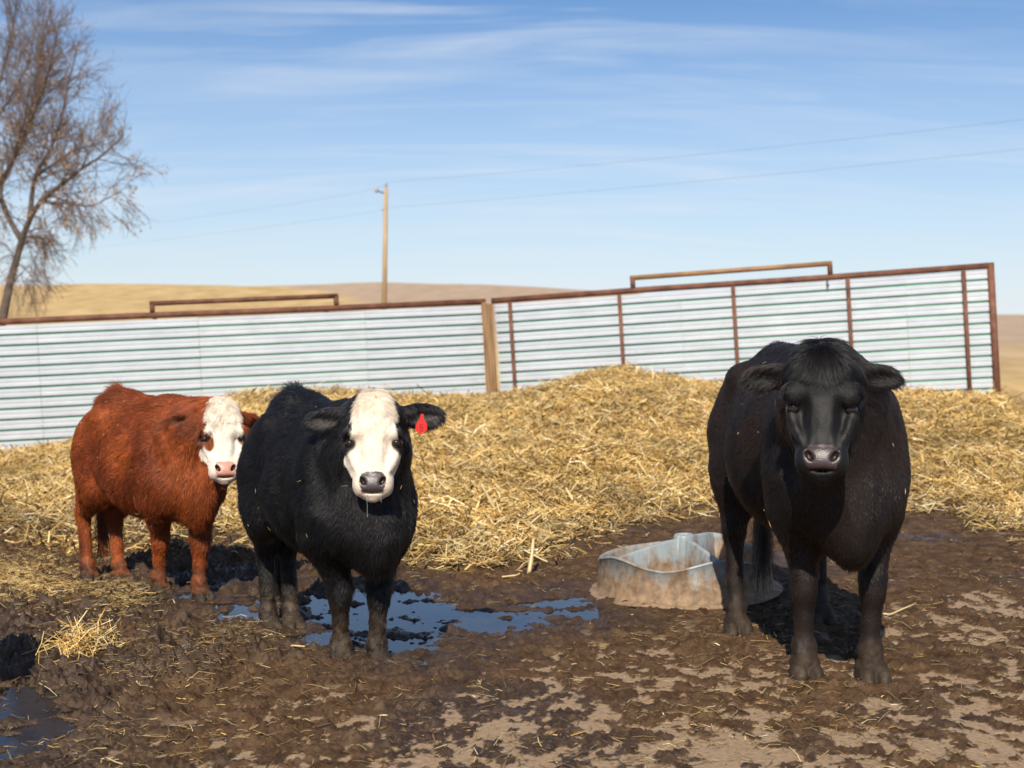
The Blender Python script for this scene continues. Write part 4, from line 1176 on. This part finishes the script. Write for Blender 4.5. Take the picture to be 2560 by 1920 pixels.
    cr_ = np.cross(V[F[:, 2]] - V[F[:, 0]], V[F[:, 3]] - V[F[:, 1]])
    for k in range(4): np.add.at(tn, F[:, k], cr_)
    tn /= np.linalg.norm(tn, axis=1)[:, None] + 1e-12
    mk = sstep(sp.get('mud', 0.3) + 0.12, 0.05, V[:, 2])                          # caked mud makes the lower legs lumpy
    lump = (noise3(V[:, 0] * 30, V[:, 1] * 30, V[:, 2] * 30, 71) - 0.45) * 0.014 * sstep(0.05, 0.10, V[:, 2]) + (noise3(V[:, 0] * 70, V[:, 1] * 70, V[:, 2] * 70, 72) - 0.5) * 0.010
    V = V + tn * (lump * mk)[:, None]
    hu_, hv_, hw_ = head_uvw(V)
    fm = (hu_ > 0.0) & (hu_ < 0.42) & (np.abs(hv_) < 0.14) & (hw_ > -0.2)
    V = V + tn * (((noise3(V[:, 0] * 45, V[:, 1] * 45, V[:, 2] * 22, 75) - 0.5) * 0.006 + (noise3(V[:, 0] * 16, V[:, 1] * 16, V[:, 2] * 16, 76) - 0.5) * 0.008) * fm)[:, None]
    mus = (noise3(V[:, 0] * 6, V[:, 1] * 6, V[:, 2] * 6, 73) - 0.5) * 0.014 * sstep(0.5, 0.8, V[:, 2]) * (V[:, 0] < 0.5)
    V = V + tn * mus[:, None]
    M = np.stack([fw, lf, np.array((0, 0, 1.0))], 1) * S
    toW = lambda P: P @ M.T
    root = link(sp['name'], None); root.location = tuple(org)
    tag(root, sp['label'], sp['cat'], 'cattle standing in the yard')
    VW = toW(V)
    me = mesh_np('body', VW, F, True, M_HIDE)
    cattr(me, 'col', col); fattr(me, 'wet', wet)
    body = link('body', me, root)
    # --- fur: fine curves rooted on the skin
    rng = np.random.default_rng(sp['seed'])
    T = np.concatenate([F[:, [0, 1, 2]], F[:, [0, 2, 3]]])
    A, B, C = V[T[:, 0]], V[T[:, 1]], V[T[:, 2]]
    cr = np.cross(B - A, C - A); ar = np.linalg.norm(cr, axis=1) * 0.5
    wgt = ar * dens[T].mean(1) * (ln[T].min(1) > 0.0005)
    cdf = np.cumsum(wgt); cdf /= cdf[-1]
    N = sp['n_hair']
    ti = np.searchsorted(cdf, rng.random(N)); ti = np.minimum(ti, len(T) - 1)
    r1, r2 = np.sqrt(rng.random(N)), rng.random(N)
    P = A[ti] * (1 - r1)[:, None] + B[ti] * (r1 * (1 - r2))[:, None] + C[ti] * (r1 * r2)[:, None]
    vn = np.zeros_like(V)
    for k in range(3): np.add.at(vn, T[:, k], cr)
    vn /= np.linalg.norm(vn, axis=1)[:, None] + 1e-12
    Nn = vn[T[ti, 0]] * (1 - r1)[:, None] + vn[T[ti, 1]] * (r1 * (1 - r2))[:, None] + vn[T[ti, 2]] * (r1 * r2)[:, None]
    Nn /= np.linalg.norm(Nn, axis=1)[:, None] + 1e-9
    hc, hl, hw, hli, hd = region(P)
    u, v, w = head_uvw(P); av = np.abs(v)
    onhead = (u > -0.06) & (u < 0.56) & (w > np.interp(u, HU, HB) * 0.93 - 0.012) & (av < 0.15)
    ear = (av > 0.118) & (u > -0.06) & (u < 0.20) & (w > -0.24) & (av < 0.40) & (w < 0.0)
    flow = np.tile(np.array((-1.0, 0, -0.45)), (N, 1))
    flow[P[:, 2] < 0.75] = (-0.35, 0, -1.0)
    nk = (P[:, 0] > 0.5) & ~onhead; flow[nk] = (-0.55, 0, -0.9)
    hu = sstep(0.30, 0.22, u)[:, None]
    hflow = U[None] * 1.0 + (Vv[None] * np.clip(v / 0.07, -1, 1)[:, None]) * (0.35 + 0.6 * hu) - Wn[None] * 0.2
    flow = np.where(onhead[:, None], hflow, flow)
    eflow = Vv[None] * np.sign(v)[:, None] * 1.0 + U[None] * 0.45
    flow = np.where(ear[:, None], eflow, flow)
    sc = 5.0
    nv = np.stack([noise3(P[:, 0] * sc, P[:, 1] * sc, P[:, 2] * sc, 20 + k) * 2 - 1 for k in range(3)], 1)
    sc = 16.0
    nv2 = np.stack([noise3(P[:, 0] * sc, P[:, 1] * sc, P[:, 2] * sc, 30 + k) * 2 - 1 for k in range(3)], 1)
    shag = sp.get('shag', 1.0)
    flow = flow / np.linalg.norm(flow, axis=1)[:, None] + nv * 0.55 * shag + nv2 * (0.55 * shag + 0.5 * (onhead & (u < 0.2))[:, None]) + rng.normal(0, 0.18, (N, 3))
    tan = flow - Nn * (flow * Nn).sum(1)[:, None]; tan /= np.linalg.norm(tan, axis=1)[:, None] + 1e-9
    li = np.clip(hli + rng.normal(0, 0.08, N) + 0.15 * nv2[:, 0] * shag, 0.05, 1.2)
    D = tan * np.cos(li)[:, None] + Nn * np.sin(li)[:, None]
    Lh = hl * rng.uniform(0.55, 1.2, N)
    K = 4
    Q = np.empty((N, K, 3))
    for k in range(K):
        t = k / (K - 1)
        Q[:, k] = P - Nn * 0.002 + D * (Lh * t)[:, None] + (np.array((0, 0, -0.35))[None] - Nn * 0.30) * (Lh * t * t)[:, None] * 0.6
    # tail switch
    if True:
        nt = 900; a = rng.normal(0, 0.016, (nt, 3)); base = np.array((X_(-0.955), 0, 0.56)) + a * np.array((1, 1, 5))
        sw = rng.normal(0, 0.03, (nt, 2)); Lt = rng.uniform(0.18, 0.40, nt)
        QT = np.empty((nt, K, 3))
        for k in range(K):
            t = k / (K - 1); QT[:, k] = base + np.stack([sw[:, 0] * t, sw[:, 1] * t, -Lt * t], 1)
        Q = np.concatenate([Q, QT]); hc = np.concatenate([hc, np.tile(np.array(sp['coat']) * 0.8, (nt, 1))]); Lh = np.concatenate([Lh, Lt])
    n = len(Q)
    hcv = bpy.data.hair_curves.new('fur')
    hcv.add_curves([K] * n)
    hcv.points.foreach_set('position', toW(Q.reshape(-1, 3)).astype(np.float32).ravel())
    rad = np.tile(np.array((1.0, 0.9, 0.65, 0.15)), n) * sp.get('hair_r', 0.0009) * np.repeat(rng.uniform(0.7, 1.3, n), K)
    hcv.points.foreach_set('radius', rad.astype(np.float32))
    cl3 = noise3(Q[:, 0, 0] * 38, Q[:, 0, 1] * 60, Q[:, 0, 2] * 60, 50) * 2 - 1
    jit = (rng.uniform(0.72, 1.30, n) * (1 + 0.42 * cl3))[:, None] * sp.get('hair_gain', 1.0)
    ca = hcv.attributes.new('hcol', 'FLOAT_COLOR', 'CURVE')
    cc = np.ones((n, 4), np.float32); lum = hc.mean(1, keepdims=True); jit = np.where(lum > 0.3, 1.18 + 0.25 * (jit - 1), jit)
    cc[:, :3] = np.clip(hc * jit, 0, 0.92); ca.data.foreach_set('color', cc.ravel())
    hcv.materials.append(M_FUR if sp.get('patch') else M_DARK_FUR)
    fur = link('fur', hcv, root)
    # --- bits of straw caught in the coat
    pick = np.nonzero((P[:, 2] > 0.55) & ~onhead & ~ear)[0]; pick = rng.choice(pick, 40, replace=False)
    sv, sf = [], []
    for q, i in enumerate(pick):
        d_ = tan[i] + rng.normal(0, 0.8, 3); d_ -= Nn[i] * (d_ @ Nn[i]); d_ /= np.linalg.norm(d_); s_ = np.cross(d_, Nn[i])
        c_ = P[i] + Nn[i] * hl[i] * 0.55; l_ = rng.uniform(0.005, 0.020); w_ = rng.uniform(0.0008, 0.0018)
        sv += [c_ - d_ * l_ - s_ * w_, c_ - d_ * l_ + s_ * w_, c_ + Nn[i] * w_ * 1.5, c_ + d_ * l_ + s_ * w_, c_ + d_ * l_ - s_ * w_]
        b = q * 5; sf += [(b, b + 1, b + 2), (b + 1, b + 3, b + 2), (b + 3, b + 4, b + 2), (b + 4, b, b + 2)]
    ms = mesh_np('straw_flecks', toW(np.array(sv)), np.array(sf), False, M_STRAW)
    cattr(ms, 'col', np.repeat(np.array((0.60, 0.44, 0.18))[None] * rng.uniform(0.6, 1.1, (len(pick), 1)), 5, 0))
    link('straw_flecks', ms, root, kind='stuff')
    # --- eyes
    for s in (-1, 1):
        c = toW(H(0.245, s * (0.116 - sp.get('eye_in', 0.0)), -0.052 - sp.get('eye_in', 0.0))[None])[0]
        bm = bmesh.new(); bmesh.ops.create_uvsphere(bm, u_segments=20, v_segments=14, radius=0.0285 * S * hk)
        o = bm_obj('eye', bm, M_EYE, root, True); o.location = tuple(c)
    sp['H'] = lambda a, b, c: toW(H(a, b, c)[None])[0] + org
    sp['toW'] = lambda p: toW(np.asarray(p)[None])[0] + org
    sp['dirW'] = lambda p: toW(np.asarray(p)[None])[0] / S
    sp['ax'] = (toW(U[None])[0] / S, toW(Vv[None])[0] / S, toW(Wn[None])[0] / S)
    return root

def g2(px, py): return tuple(on_z(px, py))
COW_BLACK = dict(name='black_cow', cat='cow', seed=3, scale=1.03, fat=0.94, heading=R(2.5), front=[g2(2178, 1702), g2(2012, 1694)], hind=[g2(2052, 1560), g2(1842, 1585)],
    poll=tuple(at(2056, 862, 5.62)), head_yaw=R(-11.5), tau=R(20), ears=[(0.03, 0.30, 0.25), (-0.02, 0.30, 0.25)], head_k=0.98,
    coat=(0.0105, 0.0070, 0.0058), coat2=(0.023, 0.0112, 0.0072), hair=0.020, face_hair=0.011, poll_hair=0.06, eye_rim=(0.006, 0.005, 0.005), nose=(0.050, 0.033, 0.033),
    ear_in=(0.010, 0.008, 0.007), n_hair=165000, shag=0.7, tuft=1.0, mud=0.17, leg_k=0.86, sleek=True, socket=1.2, ear_hair=2.2, chest=0.81, tuck=0.03, cheek=0.050, ear_k=0.84, brow=1.2, eye_in=0.007, z=-0.012,
    label='large all black cow facing the camera at right in front of the feeder tub')
COW_CALF = dict(name='black_calf', cat='cow', seed=4, scale=0.86, fat=0.93, heading=R(29), fo=0.46, leg_k=0.88, front=[g2(946, 1652), g2(856, 1648)], hind=[g2(732, 1562), g2(676, 1568)],
    poll=tuple(at(934, 984, 6.12)), head_yaw=R(3), tau=R(20), ears=[(0.10, 0.25, 0.3), (-0.06, 0.25, 0.3)], head_k=1.0, lx=0.83, chest=0.90, tuck=0.05, hip=0.045, brow=0.85, z=-0.045,
    coat=(0.0075, 0.0070, 0.0076), coat2=(0.0125, 0.0102, 0.0098), hair=0.040, face_hair=0.013, poll_hair=0.020, white=(0.72, 0.62, 0.50), eye_rim=(0.012, 0.009, 0.009), nose=(0.070, 0.050, 0.050),
    ear_in=(0.05, 0.042, 0.038), n_hair=170000, shag=0.9, tuft=2.2, mud=0.33,
    label='black calf with cream white face and red ear tag standing in the puddle')
COW_RED = dict(name='red_calf', cat='cow', seed=5, scale=0.81, fat=0.95, heading=R(43), fo=0.41, leg_k=0.88, front=[g2(503, 1492), g2(402, 1478)], hind=[g2(302, 1446), g2(224, 1446)],
    poll=tuple(at(556, 1000, 7.66)), head_yaw=R(17), tau=R(20), ears=[(-0.1, 0.85, 0.3), (-0.02, 0.3, 0.35)], head_k=1.04, lx=0.81, chest=0.90, tuck=0.045, hip=0.03, z=-0.03, patch=-1,
    coat=(0.215, 0.045, 0.0105), coat2=(0.40, 0.100, 0.020), hair=0.044, face_hair=0.016, poll_hair=0.026, white=(0.72, 0.65, 0.55), eye_rim=(0.12, 0.04, 0.02), nose=(0.58, 0.27, 0.20),
    ear_in=(0.16, 0.05, 0.02), n_hair=140000, shag=1.0, tuft=2.4, mud=0.20,
    label='rusty red calf with white face at left behind the black calf')
for c_ in (COW_BLACK, COW_CALF, COW_RED):
    for p_ in c_['front'] + c_['hind']:
        HOOVES.append((p_[0], p_[1], 0.085 * c_['scale']))

def copy_tree(o, parent=None):
    c = o.copy(); COL.objects.link(c); c.parent = parent
    for ch in list(o.children): copy_tree(ch, c)
    return c
def ear_tag(cow):
    sp = COW_CALF
    rt, e, nrm, wd, c = sp['ear_geo'][1]
    # left ear of the animal is the second one built (s = +1)
    ux, uz = np.array((math.cos(R(5)), math.sin(R(5)) * -1, 0)), np.array((0.06, 0, 1.0)); uz /= np.linalg.norm(uz)
    ctr = sp['toW'](c + nrm * 0.05 - e * 0.005) + np.array((0.0, -0.004, -0.045))
    out = [(-0.006, 0.052), (0.006, 0.052), (0.008, 0.030), (0.022, 0.012), (0.026, -0.004), (0.024, -0.022), (0.012, -0.030), (-0.012, -0.030), (-0.024, -0.022), (-0.026, -0.004), (-0.022, 0.012), (-0.008, 0.030)]
    yn = np.cross(uz, ux); yn /= np.linalg.norm(yn)
    org = np.array(cow.location)
    V = [ctr - org + ux * a + uz * b + yn * d for d in (-0.0015, 0.0015) for a, b in out]
    n = len(out)
    F = [list(range(n)), list(range(2 * n - 1, n - 1, -1))] + [[i, i + n, (i + 1) % n + n, (i + 1) % n] for i in range(n)]
    me = bpy.data.meshes.new('ear_tag'); me.from_pydata([tuple(v) for v in V], [], F); me.materials.append(M_TAG)
    t = link('ear_tag', me, cow); t['label'] = 'red plastic ear tag marked 8'
    bm = bmesh.new(); bm.from_mesh(me); bmesh.ops.recalc_face_normals(bm, faces=bm.faces[:]); bm.to_mesh(me); bm.free()
    fr = -1 if yn[1] > 0 else 1
    rings = []
    for cz, rx, rz in ((0.000, 0.0055, 0.0075), (-0.0148, 0.0062, 0.0078)):
        a = np.linspace(0, 2 * np.pi, 20)
        P = np.array([ctr - org + ux * (rx * math.cos(q)) + uz * (cz + 0.0005 + rz * math.sin(q)) + yn * fr * 0.0024 for q in a])
        rings.append(tube(P, 0.0012, 5, False))
    obj_parts('number', rings, M_INK, t)
def strand(cow, sp, u, v, ln, r=0.0009):
    a = sp['H'](u, v, -0.01) - np.array(cow.location)
    P = np.array([a, a + np.array((0.001, 0, -ln * 0.4)), a + np.array((0.002, 0, -ln * 0.97)), a + np.array((0.002, 0, -ln))])
    obj_parts('saliva_strand', [tube(P, [r, r * 0.7, r * 0.8, r * 1.6], 6)], M_DROOL, cow)

build_ground()
build_puddles()
build_fence()
build_pole()
build_tree()
build_trough()
cow_b = build_cow(COW_BLACK)
cow_c = build_cow(COW_CALF)
cow_r = build_cow(COW_RED)
ear_tag(cow_c)
strand(cow_c, COW_CALF, 0.510, -0.028, 0.10)
strand(cow_c, COW_CALF, 0.510, 0.040, 0.035)
# a further animal stands just left of the frame; its shadow reaches into the lower left corner
stray = copy_tree(cow_c)
stray.rotation_euler = (0, 0, R(57)); stray.location = (-3.06, 5.32, -0.03)
stray['label'] = 'black calf outside the left edge whose shadow falls on the lower left mud'
build_straw()
build_stalks()
